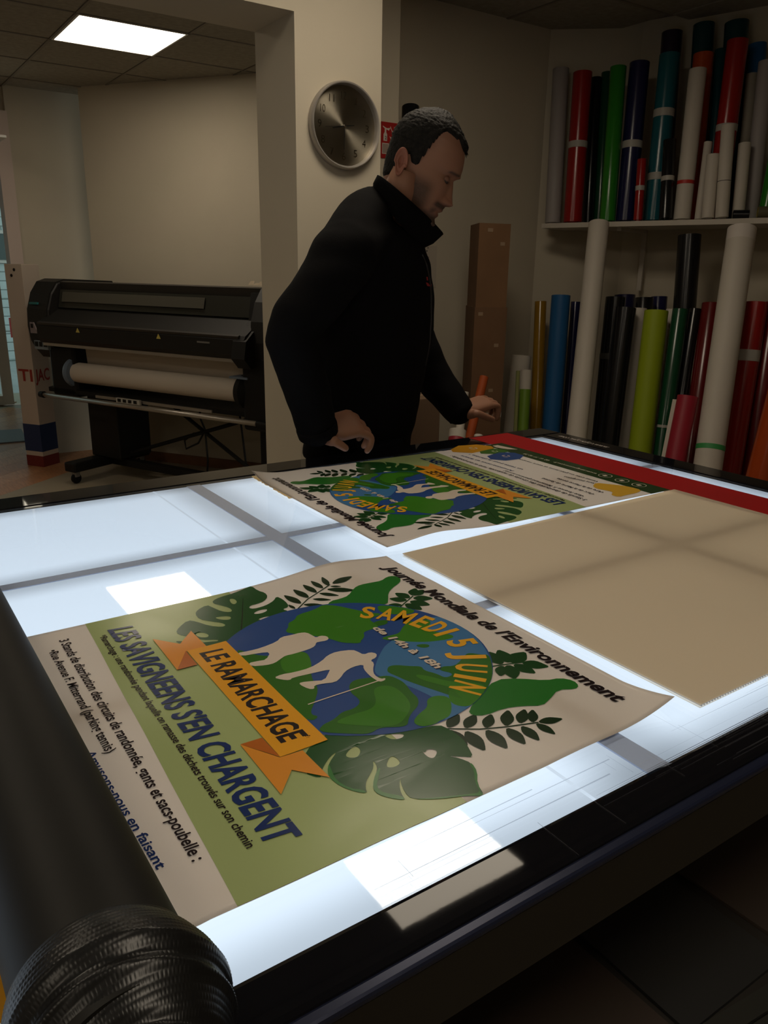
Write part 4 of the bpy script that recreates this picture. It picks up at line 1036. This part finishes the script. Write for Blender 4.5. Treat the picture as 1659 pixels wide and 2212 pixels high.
# window and its frame, lid shelf, front fascia
fx0, fx1 = .24, LN-.30
ext('window_frame', [(.070,1.385),(.098,1.392),(.098,1.340),(.082,1.330)], fx0, fx1, pgr)
ext('window_glass', [(.060,1.335),(.085,1.335),(.055,1.215),(.030,1.215)], fx0+.01, fx1-.02, mat('printer_window', (.030,.030,.024), .25, spec=.5))
for xa, xb, za in ((fx0+.05,fx1-.42,1.30),): ext('window_carriage', [(.046,za+.02),(.050,za+.02),(.034,za-.045),(.030,za-.045)], xa, xb, mat('carriage_grey', (.075,.070,.055), .4))
ext('lid', [(.050,1.216),(.030,1.200),(-.110,1.120),(-.125,1.095),(-.125,1.010),(-.105,.985),(-.06,.975),(.10,.99),(.12,1.18)], fx0-.04, fx1+.02, pblk)
ext('fascia_lip', [(-.128,1.118),(-.110,1.126),(-.108,1.112),(-.124,1.104)], fx0-.03, fx1-.02, pgr)
ext('cutter_rail', [(-.100,.982),(-.075,.982),(-.075,.962),(-.100,.962)], fx0-.02, fx1+.0, psil)
tri = mat('warning_yellow', (.55,.45,.10), .5)
for xx in (.62,1.36): MB().prism([(-.018,0),(.018,0),(0,.030)], 0, .002, Matrix(((1,0,0,xx),(0,0,1,-.1275),(0,1,0,1.070),(0,0,0,1)))).build('warning_triangle', tri, prn)
MB().box((1.68,-.129,1.065),(1.78,-.125,1.075)).build('name_strip', mat('strip_label', (.16,.15,.14), .5), prn)
# right lid bracket
ext('lid_bracket', [(.05,1.36),(.02,1.20),(-.13,1.09),(-.15,.99),(-.09,.93),(.04,.96),(.12,1.10),(.12,1.36)], fx1-.06, fx1+.04, pdk)
# media web and take-up roll
med = mat('media_white', (.55,.48,.40), .6)
ext('media_web', [(.045,.968),(.049,.968),(.060,.80),(.056,.80)], .47, 1.94, med)
rl_ = MB().lathe([(.001,.40),(.070,.40),(.070,1.90),(.001,1.90)], (0,.02,.775), (1,0,0), 40).build('media_roll', med, prn, smooth=30)
for v in (rl_,): pass
MB().lathe([(.05,.355),(.098,.36),(.104,.375),(.098,.40),(.06,.402)], (0,.02,.775), (1,0,0), 40, True).build('roll_flange', mat('flange_blue', (.13,.17,.23), .5), prn, smooth=30)
MB().lathe([(.03,1.90),(.100,1.902),(.105,1.94),(.06,1.97)], (0,.02,.775), (1,0,0), 40, True).build('roll_flange', pdk, prn, smooth=30)
MB().box((1.86,-.06,.86),(2.0,.05,.872)).build('flange_lever', mat('flange_blue', (.13,.17,.23), .5), prn)
MB().bevelbox((1.95,-.05,.55),(2.30,.5,1.0), .02).build('right_cabinet', pdk, prn)
MB().bevelbox((.16,-.02,.60),(.42,.45,.96), .02).build('left_gearbox', pdk, prn)
# loading table with silver bar
ext('loading_table', [(-.02,.655),(.36,.70),(.36,.67),(-.02,.625)], .12, 2.25, pdk)
ext('table_slot', [(-.03,.640),(.0,.645),(.0,.628),(-.03,.622)], .62, 1.68, psil)
MB().path([(.10,-.05,.600),(2.06,-.05,.600)], .017, 16).build('front_bar', psil, prn, smooth=True)
for x0, x1 in ((.06,.10),(2.06,2.28)): MB().lathe([(.001,x0),(.022,x0),(.024,x1),(.001,x1)], (0,-.05,.600), (1,0,0), 20).build('bar_cap', pdk, prn, smooth=30)
MB().box((.86,-.062,.618),(1.08,-.045,.650)).build('instruction_label', mat('label_pale', (.40,.38,.34), .6), prn)
for k in range(4): MB().box((.875+k*.05,-.064,.624),(.905+k*.05,-.061,.645)).build('label_icon', pdk, prn)
# stand: two legs with feet and castors, crossed braces
for x in (.40,1.95):
    MB().bevelbox((x-.03,.10,.16),(x+.27,.40,.64), .01).build('leg', pdk, prn) if x < 1 else MB().bevelbox((x-.03,.14,.16),(x+.20,.36,.64), .01).build('leg', pdk, prn)
    MB().bevelbox((x-.02,-.16,.09),(x+.09,.55,.16), .012).build('foot', pdk, prn)
    for y in (-.11,.50):
        cs = MB().lathe([(.001,-.012),(.036,-.012),(.038,0),(.036,.012),(.001,.012)], (x+.035,y,.038), (1,0,0), 24).build('castor', pdk, prn, smooth=30)
        MB().bevelbox((x+.012,y-.02,.05),(x+.058,y+.02,.092), .004).build('castor_fork', mat('fork_grey', (.30,.29,.28), .4, metal=.5), cs)
MB().box((.40,.16,.10),(2.05,.22,.15)).build('cross_beam', pdk, prn)
MB().path([(.62,.20,.18),(1.90,.24,.60)], .014, 10).build('brace', pdk, prn); MB().path([(1.92,.17,.18),(1.0,.26,.60)], .014, 10).build('brace', pdk, prn)
cab = mat('cable_black', (.010,.010,.010), .5)
MB().path([(1.25,.32,.62),(1.27,.30,.50),(1.31,.30,.42),(1.24,.30,.32),(1.14,.28,.27),(1.13,.28,.33),(1.22,.28,.39),(1.31,.30,.40),(1.32,.30,.2),(1.30,.30,.06)], .007, 8).build('cable', cab, prn, smooth=True)
MB().path([(1.60,.32,.62),(1.63,.31,.45),(1.66,.30,.25),(1.72,.28,.09),(1.85,.25,.03),(1.62,.20,.016),(1.52,.10,.012)], .007, 8).build('cable', cab, prn, smooth=True)
MB().box((.60,.475,.02),(.66,.50,.10)).build('rating_plate', pgr, prn) if False else None

# torn masking tape lump on the printer's far corner
tpx = MB(); random.seed(2)
for k in range(7):
    x = k*.035; tpx.add([(x,0,0),(x+.04,0,0),(x+.035,.02,.012+.012*random.random()),(x+.005,.02,.010+.014*random.random())], [(0,1,2,3)])
to = tpx.build('crumpled_tape', mat('crumple_cream', (.42,.34,.24), .8), None, fix=False)
to.location = PO_ + pd*1.90 - pn_*.10 + Vector((0,0,1.402)); to.rotation_euler = (0,0,math.atan2(pd.y,pd.x)); tag(to, 'crumpled strip of tape on the far top corner of the printer', 'tape')

# ================================================================== carton totem by the shop front
ctn = empty('carton_column', (1.195,6.47,0), .60, 'tall white carton column with red letters and a blue band beside the printer', 'carton')
cw = mat('carton_white', (.52,.44,.37), .6); HX, HY, HZ = .082, .082, 1.50
MB().bevelbox((-HX,-HY,0),(HX,HY,HZ), .004).build('carton', cw, ctn)
MB().box((-HX-.001,-HY-.001,.12),(HX+.001,HY+.001,.33)).build('blue_band', mat('band_blue', (.012,.030,.10), .6), ctn)
MB().box((-HX-.001,-HY-.001,0.001),(HX+.001,HY+.001,.085)).build('red_band', mat('band_red', (.16,.018,.015), .6), ctn)
lr = mat('letter_red', (.30,.03,.02), .6)
vs_, fs = fit_text('TI', .02); mesh('red_letters', [(-HX-.002, HY-.02-v[0]*2*HX*.8, .66+v[1]*.085) for v in vs_], fs, lr, ctn)
vs_, fs = fit_text('JAC', .02); mesh('red_letters', [(-HX + .012 + v[0]*2*HX*.86, -HY-.002, .66+v[1]*.085) for v in vs_], fs, lr, ctn)
for z, y in ((1.46,-.03),(1.42,.0)): MB().lathe([(.0005,0),(.011,0),(.011,.002),(.0005,.002)], (-HX-.001,.02+y,z), (-1,0,0), 14).build('hole', pdk, ctn)
# dark plate on the plank floor
mp = MB().prism([(1.00,8.02),(.98,7.42),(1.25,7.40),(1.31,7.98)], 0, .012); tag(mp.build('floor_plate', mat('plate_grey', (.085,.085,.09), .5)), 'dark grey plate lying on the wooden floor by the doorway', 'plate')

# ================================================================== clock on the pillar
ck = empty('wall_clock', (1.706,YP,2.018), 0, 'round wall clock with brushed metal dial on the pillar', 'clock')
rimm = mat('clock_rim', (.42,.39,.36), .4, metal=.5)
MB().lathe([(.138,0),(.149,0),(.152,.012),(.151,.028),(.147,.034),(.143,.033),(.140,.026),(.140,.0)], (0,0,0), (0,-1,0), 96).build('rim', rimm, ck, smooth=35)
dm = bpy.data.materials.new('brushed_dial'); dm.use_nodes = True; nt = dm.node_tree; p = nt.nodes['Principled BSDF']
p.inputs['Base Color'].default_value = (.42,.38,.30,1); p.inputs['Metallic'].default_value = 1; p.inputs['Roughness'].default_value = .34; p.inputs['Anisotropic'].default_value = .85; p.inputs['Anisotropic Rotation'].default_value = .25
tg = nt.nodes.new('ShaderNodeTangent'); tg.direction_type = 'RADIAL'; tg.axis = 'Y'; nt.links.new(tg.outputs[0], p.inputs['Tangent'])
MB().lathe([(.0005,.006),(.1405,.006),(.1405,.001),(.0005,.001)], (0,0,0), (0,-1,0), 96).build('dial', dm, ck)
num_m = mat('numeral_silver', (.62,.58,.50), .12, metal=1.0)
for hr in range(1, 13):
    v2, f2 = fit_text(str(hr), -.012 if hr > 9 else -.008); a_ = math.radians(90-30*hr); wd = (.010 if hr == 1 else .021 if hr > 9 else .0155)
    cx_, cz_ = .105*math.cos(a_), .105*math.sin(a_)
    lo_ = [(cx_+(v[0]-.5)*wd, -.0075, cz_+(v[1]-.5)*.026) for v in v2]; mb = MB(); mb.add(lo_, f2)
    mb.build('numeral', num_m, ck, fix=False)
hb = mat('hand_black', (.008,.008,.008), .4)
def ckhand(name, ang, ln, tail, wd, yy):
    d = Vector((math.sin(ang),0,math.cos(ang))); n = Vector((d.z,0,-d.x)); mb = MB()
    a, b = d*(-tail), d*ln
    mb.add([a-n*wd+Vector((0,yy,0)), b-n*wd*.6+Vector((0,yy,0)), b+n*wd*.6+Vector((0,yy,0)), a+n*wd+Vector((0,yy,0)), a-n*wd+Vector((0,yy-.0012,0)), b-n*wd*.6+Vector((0,yy-.0012,0)), b+n*wd*.6+Vector((0,yy-.0012,0)), a+n*wd+Vector((0,yy-.0012,0))], [(0,1,2,3),(7,6,5,4),(0,4,5,1),(1,5,6,2),(2,6,7,3),(3,7,4,0)])
    return mb.build(name, hb, ck)
ckhand('hour_hand', math.radians(258), .052, .006, .0026, -.010); ckhand('minute_hand', math.radians(181), .082, -.012, .0018, -.012); ckhand('second_hand', math.radians(263), .086, .042, .0009, -.014)
ckhand('second_tail', math.radians(83), .042, 0, .0022, -.0142)
MB().lathe([(.0005,.009),(.004,.009),(.004,.017),(.0005,.018)], (0,0,0), (0,-1,0), 16).build('hub', num_m, ck)
MB().lathe([(.0005,.0262),(.1402,.0262),(.1402,.0248),(.0005,.0248)], (0,0,0), (0,-1,0), 64).build('glass', glassmat('clock_glass', (1,1,1), 1.5), ck)

# ================================================================== fire sign on the pilaster
YS = 3.20
s0, s1 = aty((822,262),YS), aty((861,341),YS)
fsx0, fsx1, fz0, fz1 = aty((822.5,300),YS).x, aty((861,300),YS).x, aty((822,341),YS).z, aty((822,262),YS).z
fw, fh = fsx1-fsx0, fz1-fz0
fs_ = empty('fire_sign', (fsx0,YS,fz0), 0, 'red fire extinguisher sign beside the clock pillar', 'sign')
MB().box((0,-.004,0),(fw,0,fh)).build('plate', mat('safety_red', (.36,.014,.012), .45), fs_)
sw = mat('safety_white', (.62,.56,.50), .5)
def flat(name, pts, m_=sw, lay=1): 
    return MB().prism([(x*fw, y*fh) for x, y in pts], 0, .0006, Matrix(((1,0,0,0),(0,0,-1,-.004-.0007*(lay-1)),(0,1,0,0),(0,0,0,1)))).build(name, m_, fs_)
flat('extinguisher_symbol', [(.12,.48),(.32,.48),(.32,.66),(.27,.72),(.27,.80),(.42,.77),(.48,.85),(.30,.83),(.18,.86),(.08,.89),(.08,.86),(.18,.82),(.18,.72),(.12,.66)])
for dx in (0,.2): flat('flame_symbol', [(.50+dx,.90),(.58+dx,.80),(.74+dx,.70),(.80+dx,.60),(.74+dx,.62),(.60+dx,.74),(.50+dx,.84)])
flat('flame_symbol', [(.44,.62),(.55,.54),(.72,.46),(.60,.58)])
v2, f2 = fit_text('2', .02); mesh('numeral', [((.19+v[0]*.09)*fw, -.0062, (.52+v[1]*.09)*fh) for v in v2], f2, hb, fs_)
flat('white_frame', [(.05,.12),(.42,.12),(.42,.42),(.05,.42)]); flat('frame_field', [(.075,.14),(.395,.14),(.395,.40),(.075,.40)], mat('sign_grey', (.34,.26,.22), .6), 2)
flat('arrow', [(.28,.06),(.50,.02),(.50,.05),(.34,.09)])
# paper notice on the back wall behind his chest
nq = aty((934,570),3.43); nt_o = empty('paper_notice', (nq.x-.05,3.43,nq.z-.07), 0, 'small beige paper notice on the wall behind the man’s chest', 'notice')
MB().box((-.06,-.003,-.05),(.075,0,.16)).build('paper', mat('notice_beige', (.50,.44,.36), .8), nt_o)
nb = MB(); random.seed(9)
for k in range(26): x, z = random.uniform(-.03,.03), random.uniform(.06,.15); nb.box((x,-.0036,z),(x+random.uniform(.004,.012),-.003,z+random.uniform(.003,.008)))
nb.build('ink_marks', mat('notice_ink', (.05,.05,.05), .8), nt_o)['kind'] = 'stuff'
# ================================================================== shelf and vinyl rolls at the right wall
SF0 = Vector((3.235,3.25)); SFd = RWd.copy(); ZS = 1.755
nS = Vector((RWd.y, -RWd.x)); nS = nS if nS.x < 0 else -nS          # from the wall to the room
sh_ = empty('wall_shelf', (SF0.x,SF0.y,0), 0, 'long white wall shelf holding the upper row of vinyl rolls', 'shelf')
a = Vector((0,0)); b = SFd*3.2; wl = -nS*.405
shm = mat('shelf_white', (.55,.50,.43), .6)
MB().prism([(p.x,p.y) for p in (a, b, b+wl, a+wl)], ZS-.024, ZS).build('board', shm, sh_)
for t in (.42,1.25,2.1):
    p = SFd*t; br = MB()
    q0 = p+wl*.985; br.prism([(q.x,q.y) for q in (q0+SFd*-.012, q0+SFd*.012, q0+SFd*.012-wl*.04, q0-SFd*.012-wl*.04)], ZS-.34, ZS-.024)
    br.prism([(q.x,q.y) for q in (p+wl*.12-SFd*.012, p+wl*.12+SFd*.012, q0+SFd*.012, q0-SFd*.012)], ZS-.042, ZS-.024)
    br.build('bracket', shm, sh_)
core_m = mat('core_card', (.50,.44,.35), .8); tape_m = mat('band_tape', (.42,.40,.36), .5)
SFa, SFb = (SF0.x,SF0.y), (SF0.x+SFd.x, SF0.y+SFd.y)
def vinyl(name, c, gloss=.22, spec=.5): return mat('vinyl_'+name, c, gloss, spec=spec, var=.03, vscale=4)
def roll(label, top, bot, wpx, m_, ot, ob, zb, group, hollow=True, bands=(), cap=0.0, capm=None, name='vinyl_roll', line=None, flap=None):
    """top / bot: pixels of the axis; ot / ob: metres in front of the shelf edge; stands on height zb"""
    la, lb_ = line or (SFa, SFb)
    T = online(top, la, lb_, ot); B = online(bot, la, lb_, ob); ax = (B-T).normalized()
    r = wpx/2*depth(T)/FPX
    lift = r*math.sqrt(max(0, 1-ax.z*ax.z))
    t = (zb + lift - T.z)/ax.z; Bf = T + ax*t; ln = (Bf-T).length; up = -ax
    e = empty(name, Bf, 0, label, 'roll', group)
    T0 = T-Bf
    o = MB().lathe([(r*.62,-.0),(r*.62,.004),(r,0.004),(r,ln-.001),(r*.985,ln),(r*.62,ln),(r*.60,ln-.10),(.001,ln-.10)] if hollow else [(.001,0),(r,0),(r,ln-.002),(r*.97,ln),(.001,ln)], (0,0,0), up, 32).build('vinyl', m_, e, smooth=35)
    if hollow: MB().lathe([(r*.615,ln-.09),(r*.615,ln+.001),(r*.50,ln+.001),(r*.50,ln-.09)], (0,0,0), up, 24).build('core', core_m, e, smooth=35)
    if cap: MB().lathe([(r+.0006,ln-cap),(r+.0006,ln+.0005),(r*.9,ln+.0008)], (0,0,0), up, 32).build('paper_end', capm or core_m, e, smooth=35)
    for bp, h_, bm2 in bands:       # pixel height of the band, band height in m
        q = online((top[0]+(bot[0]-top[0])*(bp-top[1])/(bot[1]-top[1]), bp), la, lb_, ot+(ob-ot)*(bp-top[1])/(bot[1]-top[1])) - Bf; d = q.dot(up)
        MB().lathe([(r,d-h_/2-.0004),(r+.0012,d-h_/2),(r+.0012,d+h_/2),(r,d+h_/2+.0004)], (0,0,0), up, 32).build('band', bm2, e, smooth=35)
    if flap:
        sd = Vector((-nS.y, nS.x, 0)); sd = sd if (RM[0,0]*sd.x + RM[1,0]*sd.y) < 0 else -sd
        q = [sd*(r*.9), sd*(r+.014)+Vector((nS.x,nS.y,0))*.004]; mb = MB()
        d0, d1 = 0.004, ln*flap[0]
        mb.add([q[0]+up*d0, q[1]+up*d0, q[1]*1.05+up*d1, q[0]+up*d1, q[0]+up*d0+Vector((0,.002,0)), q[1]+up*d0+Vector((0,.002,0)), q[1]*1.05+up*d1+Vector((0,.002,0)), q[0]+up*d1+Vector((0,.002,0))], [(0,1,2,3),(7,6,5,4),(0,4,5,1),(1,5,6,2),(2,6,7,3),(3,7,4,0)])
        mb.build('loose_edge', flap[1], e)
    return e
whv = vinyl('white', (.58,.53,.46), .55, .3); rd = vinyl('red', (.30,.010,.008)); drd = vinyl('dark_red', (.13,.008,.008)); grn = vinyl('green', (.022,.20,.012)); nav = vinyl('navy', (.012,.012,.06)); tea = vinyl('teal', (.008,.10,.13)); dtl = vinyl('deep_teal', (.006,.045,.055)); blk_v = vinyl('black', (.008,.008,.009)); dgr = vinyl('dark_green', (.008,.06,.025)); org = vinyl('orange', (.42,.06,.008)); blu = vinyl('blue', (.02,.11,.28), .4, .3); lime = vinyl('lime', (.28,.36,.012), .5, .3); och = vinyl('ochre', (.30,.16,.010)); gry = vinyl('clear', (.30,.27,.22), .12, .7); lav = vinyl('greyish', (.36,.33,.32), .5, .3); ppl = vinyl('plum', (.022,.012,.032)); ora2 = vinyl('orange_card', (.34,.065,.014), .6, .2); pnk = vinyl('crimson', (.30,.015,.03), .5, .3); lgr = vinyl('leaf_green', (.14,.25,.02), .5, .3)
rbn = mat('red_ribbon', (.50,.03,.02), .5); gbn = mat('green_strap', (.04,.30,.08), .5)
GU = 'vinyl rolls standing on the wall shelf'; GL = 'vinyl rolls standing on the floor under the shelf'
up_ = [
 ('slim grey roll at the left end of the wall shelf', (1170,238), (1158,478), 24, lav, -.30, -.26, (), 0),
 ('pale grey-white roll at the left end of the shelf, left of the tall red roll', (1212,149), (1194,478), 36, lav, -.17, -.12, (), 0),
 ('tall dark red roll with a pale tape band, second from the shelf’s left', (1259,157), (1237,477), 42, rd, -.17, -.12, ((314,.032,tape_m),), 0),
 ('black roll between the tall red and the bright green roll', (1288,168), (1270,474), 24, blk_v, -.30, -.26, (), 0),
 ('blackish green roll directly behind the bright green roll', (1312,157), (1294,474), 26, dgr, -.34, -.30, (), 0),
 ('bright green roll on the wall shelf', (1336,145), (1312,476), 36, grn, -.14, -.09, (), 0),
 ('navy blue roll with a pale tape band on the shelf', (1382,136), (1351,473), 44, nav, -.20, -.14, ((314,.034,tape_m),), 0),
 ('short slim red roll in front of the navy roll', (1387,344), (1378,473), 20, rd, -.06, -.04, ((407,.022,tape_m),), 0),
 ('tall plum-black roll behind the teal roll', (1452,70), (1422,470), 45, ppl, -.36, -.32, (), 0),
 ('teal roll with two pale tape bands', (1447,118), (1411,474), 45, tea, -.22, -.16, ((246,.036,tape_m),(383,.034,tape_m)), 0),
 ('short black roll in front of the teal roll', (1447,303), (1437,473), 28, blk_v, -.10, -.05, ((387,.022,tape_m),), 0),
 ('tall dark green roll behind the orange roll', (1521,53), (1494,470), 46, dtl, -.37, -.33, (), 0),
 ('orange roll behind the white roll with a red ribbon', (1520,117), (1488,470), 44, org, -.26, -.21, (), 0),
 ('long white roll tied with a red ribbon on the shelf', (1508,150), (1473,472), 38, whv, -.15, -.10, ((395,.016,rbn),), 0),
 ('dark teal roll squeezed between the orange and the tall red roll', (1557,107), (1532,470), 24, dtl, -.31, -.26, (), 0),
 ('tallest teal-green roll, behind the tall bright red roll', (1592,49), (1566,470), 52, dtl, -.38, -.34, (), 0),
 ('tall bright red roll with a tape band among white rolls', (1594,88), (1545,470), 46, rd, -.22, -.16, ((278,.030,tape_m),), 0),
 ('thin white roll just right of the ribboned white roll', (1530,307), (1509,472), 18, whv, -.14, -.10, (), 0),
 ('short white roll in front of the tall bright red roll', (1541,334), (1529,472), 28, whv, -.06, -.04, (), 0),
 ('middling white roll leaning at the right of the bright red roll', (1573,271), (1559,471), 29, whv, -.07, -.04, ((392,.002,hb),), 0),
 ('short white roll near the lying black roll end', (1609,310), (1594,469), 27, whv, -.15, -.11, (), 0),
 ('blue roll at the back of the shelf’s right end', (1637,96), (1612,466), 38, blu, -.38, -.34, (), 0),
 ('glossy clear film roll near the right end of the shelf', (1625,160), (1596,468), 26, gry, -.30, -.26, (), 0),
 ('long grey-white roll at the shelf’s right end', (1656,133), (1620,466), 34, lav, -.26, -.21, (), 0),
 ('green roll at the very right of the shelf', (1684,300), (1654,466), 34, grn, -.20, -.155, (), 0)]
for lb_, tp_, bt_, w_, m_, ot, ob, bands, cap in up_:
    roll(lb_, tp_, bt_, w_*.96, m_, ot, ob, ZS, GU, bands=bands)
# two short rolls lying on the shelf edge
for lb_, c0, c1, r_, m_, ring in (('short black roll lying on the shelf edge', (1584,463), (1618,464), .020, blk_v, None), ('olive roll lying on the shelf with its yellow end showing', (1637,456), (1672,452), .026, vinyl('olive',(.10,.09,.05),.5,.3), mat('ring_yellow',(.40,.32,.05),.5))):
    A = online(c0, SFa, SFb, -.035); B = online(c1, SFa, SFb, -.06); A.z = B.z = ZS+r_; e = empty('vinyl_roll', A, 0, lb_, 'roll', GU); d = B-A
    MB().lathe([(r_*.55,.03),(r_*.55,0),(r_,0),(r_,d.length),(.001,d.length)], (0,0,0), d, 28).build('vinyl', m_, e, smooth=35)
    MB().lathe([(r_*.55,.002),(r_*.82,-.0012),(r_*.82,.002)], (0,0,0), d, 24).build('core', ring or blk_v, e, smooth=35)
lo_ = [
 ('white roll with an open end right of the tall brown carton', (1127,768), (1108,935), 43, whv, .16, .22, {}),
 ('leaf green roll with a white end in front of the white roll by the carton', (1137,800), (1129,935), 25, lgr, .30, .36, dict(cap=.10, capm=whv)),
 ('thin pale green sheet roll beside the leaf green roll', (1119,801), (1113,938), 9, vinyl('pale_olive',(.26,.27,.10),.6,.2), .35, .41, {}),
 ('ochre yellow roll left of the blue roll', (1168,651), (1157,935), 26, och, -.02, .04, {}),
 ('bright blue roll under the shelf, left of the tall white roll', (1212,638), (1190,935), 42, blu, .05, .12, {}),
 ('narrow dark navy roll between the blue and the tall white roll', (1244,652), (1222,935), 22, nav, -.12, -.06, {}),
 ('tall white roll leaning on the shelf edge, in the middle', (1294,482), (1245,945), 45, whv, .062, .42, dict(hollow=True)),
 ('black roll just right of the tall middle white roll', (1330,642), (1300,940), 44, blk_v, -.08, .0, dict(bands=((770,.03,mat('worn_tape',(.06,.06,.055),.6)),))),
 ('dark blue-black roll at the back under the shelf', (1350,637), (1330,940), 46, nav, -.30, -.24, {}),
 ('wide black roll in front, left of the lime roll', (1352,665), (1316,950), 46, blk_v, .14, .24, {}),
 ('black roll behind the lime roll’s left edge', (1392,643), (1370,940), 40, blk_v, -.14, -.08, {}),
 ('midnight blue roll behind the lime roll’s right edge', (1424,641), (1402,940), 36, nav, -.28, -.22, {}),
 ('off-white roll half hidden between the wide black and the lime roll', (1382,666), (1346,955), 32, whv, .02, .10, {}),
 ('lime green roll under the shelf', (1418,672), (1381,985), 52, lime, .20, .32, {}),
 ('white roll half hidden right of the lime roll', (1452,668), (1414,985), 26, whv, .06, .14, {}),
 ('dark green roll right of the lime roll, with a pale band', (1470,668), (1424,1000), 34, dgr, .14, .26, dict(bands=((921,.012,tape_m),))),
 ('blackish green roll left of the dark red rolls', (1502,667), (1466,905), 26, blk_v, .08, .17, {}),
 ('tall black roll reaching up to the shelf, behind the others', (1490,508), (1462,900), 50, blk_v, -.07, .01, {}),
 ('dark red roll left of the big leaning white roll', (1539,655), (1504,905), 44, drd, .06, .15, {}),
 ('short red roll with a white core in front of the dark red rolls', (1486,856), (1457,1000), 45, pnk, .40, .48, dict(flap=(.98,whv))),
 ('big white roll with a green strap leaning on the shelf edge at right', (1603,495), (1527,1020), 61, whv, .07, .46, dict(bands=((968,.022,gbn),), cap=.06, capm=mat('paper_bright',(.66,.60,.55),.6))),
 ('red roll with a tape patch right of the big white roll', (1634,653), (1580,1000), 50, rd, .07, .17, dict(bands=((768,.05,tape_m),))),
 ('dark red roll at the right edge of the view', (1676,653), (1624,1005), 46, drd, .0, .10, {}),
 ('orange roll standing in front at the far right', (1702,800), (1640,1040), 62, org, .42, .52, {})]
for lb_, tp_, bt_, w_, m_, ot, ob, kw in lo_:
    roll(lb_, tp_, bt_, w_*.96, m_, ot, ob, .0, GL, **kw)
# white core stub on the short red roll is its own hollow core
# ---- brown carton and odds and ends by the back wall
BW = ((2.0,3.0),(3.0,3.0))
cn = aty((1104,484),2.93); ch_ = cn.z
crt = empty('tall_carton', (cn.x,cn.y,0), 0, 'tall narrow brown carton standing by the back wall', 'carton')
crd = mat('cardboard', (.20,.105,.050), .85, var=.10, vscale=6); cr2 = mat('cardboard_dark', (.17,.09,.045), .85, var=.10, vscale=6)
zmid = aty((1090,664),2.93).z
ca_, cb_ = Vector((-.165,.035)), Vector((.115,.20))       # two horizontal edges from the near corner
def cbox(name, z0, z1, s_, m_):
    a, b = ca_*s_, cb_*s_; o_ = -(a+b)*(s_-1)/2
    return MB().prism([(p.x,p.y) for p in (o_, o_+b, o_+a+b, o_+a)], z0, z1).build(name, m_, crt)
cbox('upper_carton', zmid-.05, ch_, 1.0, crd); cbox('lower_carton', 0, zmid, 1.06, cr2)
tpm = mat('parcel_tape', (.34,.24,.16), .4)
for t, z, wd in ((.16,ch_-.09,.05),(.55,ch_-.03,.055),(.2,zmid-.18,.05),(.75,zmid-.03,.05),(.30,zmid-.40,.05)):
    p = ca_*t*1.03; nn = Vector((-ca_.y,ca_.x)).normalized(); nn = nn if nn.y < 0 else -nn; p = p + nn*(.0005 if z > zmid else .006)
    q = p + ca_.normalized()*wd*.5; mb = MB().prism([(v.x,v.y) for v in (p, q, q+nn*.001, p+nn*.001)], z-.008, z+.008); mb.build('tape', tpm, crt)
strap = cbox('strap', .80, .825, 1.075, mat('strap_white', (.36,.32,.28), .6))
GB = 'odds and ends by the back wall'
roll('slim orange card tube leaning by the brown carton', (1046,814), (1012,955), 19, ora2, 0, .06, 0, GB, line=((2.0,2.62),(3.0,2.62)), name='card_tube')
roll('slim white card tube behind the man’s left wrist', (1004,847), (990,955), 18, whv, 0, .05, 0, GB, line=((2.0,2.78),(3.0,2.78)), name='card_tube')
roll('low crimson roll with a white top beside the orange tube', (989,930), (985,960), 36, pnk, 0, .02, 0, GB, line=((2.0,2.50),(3.0,2.50)), cap=.035, capm=whv, name='vinyl_roll')
roll('short white roll end below the man’s left hand', (1034,941), (1031,965), 20, whv, 0, .02, 0, GB, line=((2.0,2.48),(3.0,2.48)), name='vinyl_roll')
roll('black roll leaning on the wall behind the man’s head', (887,231), (884,420), 38, blk_v, 0, .08, 0, GB, line=((2.0,3.28),(3.0,3.28)), hollow=False)
bx = aty((906,862),2.42); by_ = aty((952,862),2.42)
e = empty('cardboard_box', (bx.x,2.42,0), 0, 'plain brown cardboard box behind the man’s hip', 'box'); MB().bevelbox((-.12,0,0),(by_.x-bx.x,.15,bx.z), .004).build('box', mat('cardboard_plain', (.16,.10,.06), .9), e); MB().box((-.12,.065,bx.z),(by_.x-bx.x,.085,bx.z+.001)).build('tape', tpm, e)
q0, q1 = aty((958,822),3.10), aty((1003,810),3.10); bt = MB().path([q0, q1], .003, 8).build('thin_batten', mat('batten_wood', (.12,.06,.03), .7)); 
bw0 = Vector((q0.x-.3, 3.10, 0)); bpy.data.objects.remove(bt)
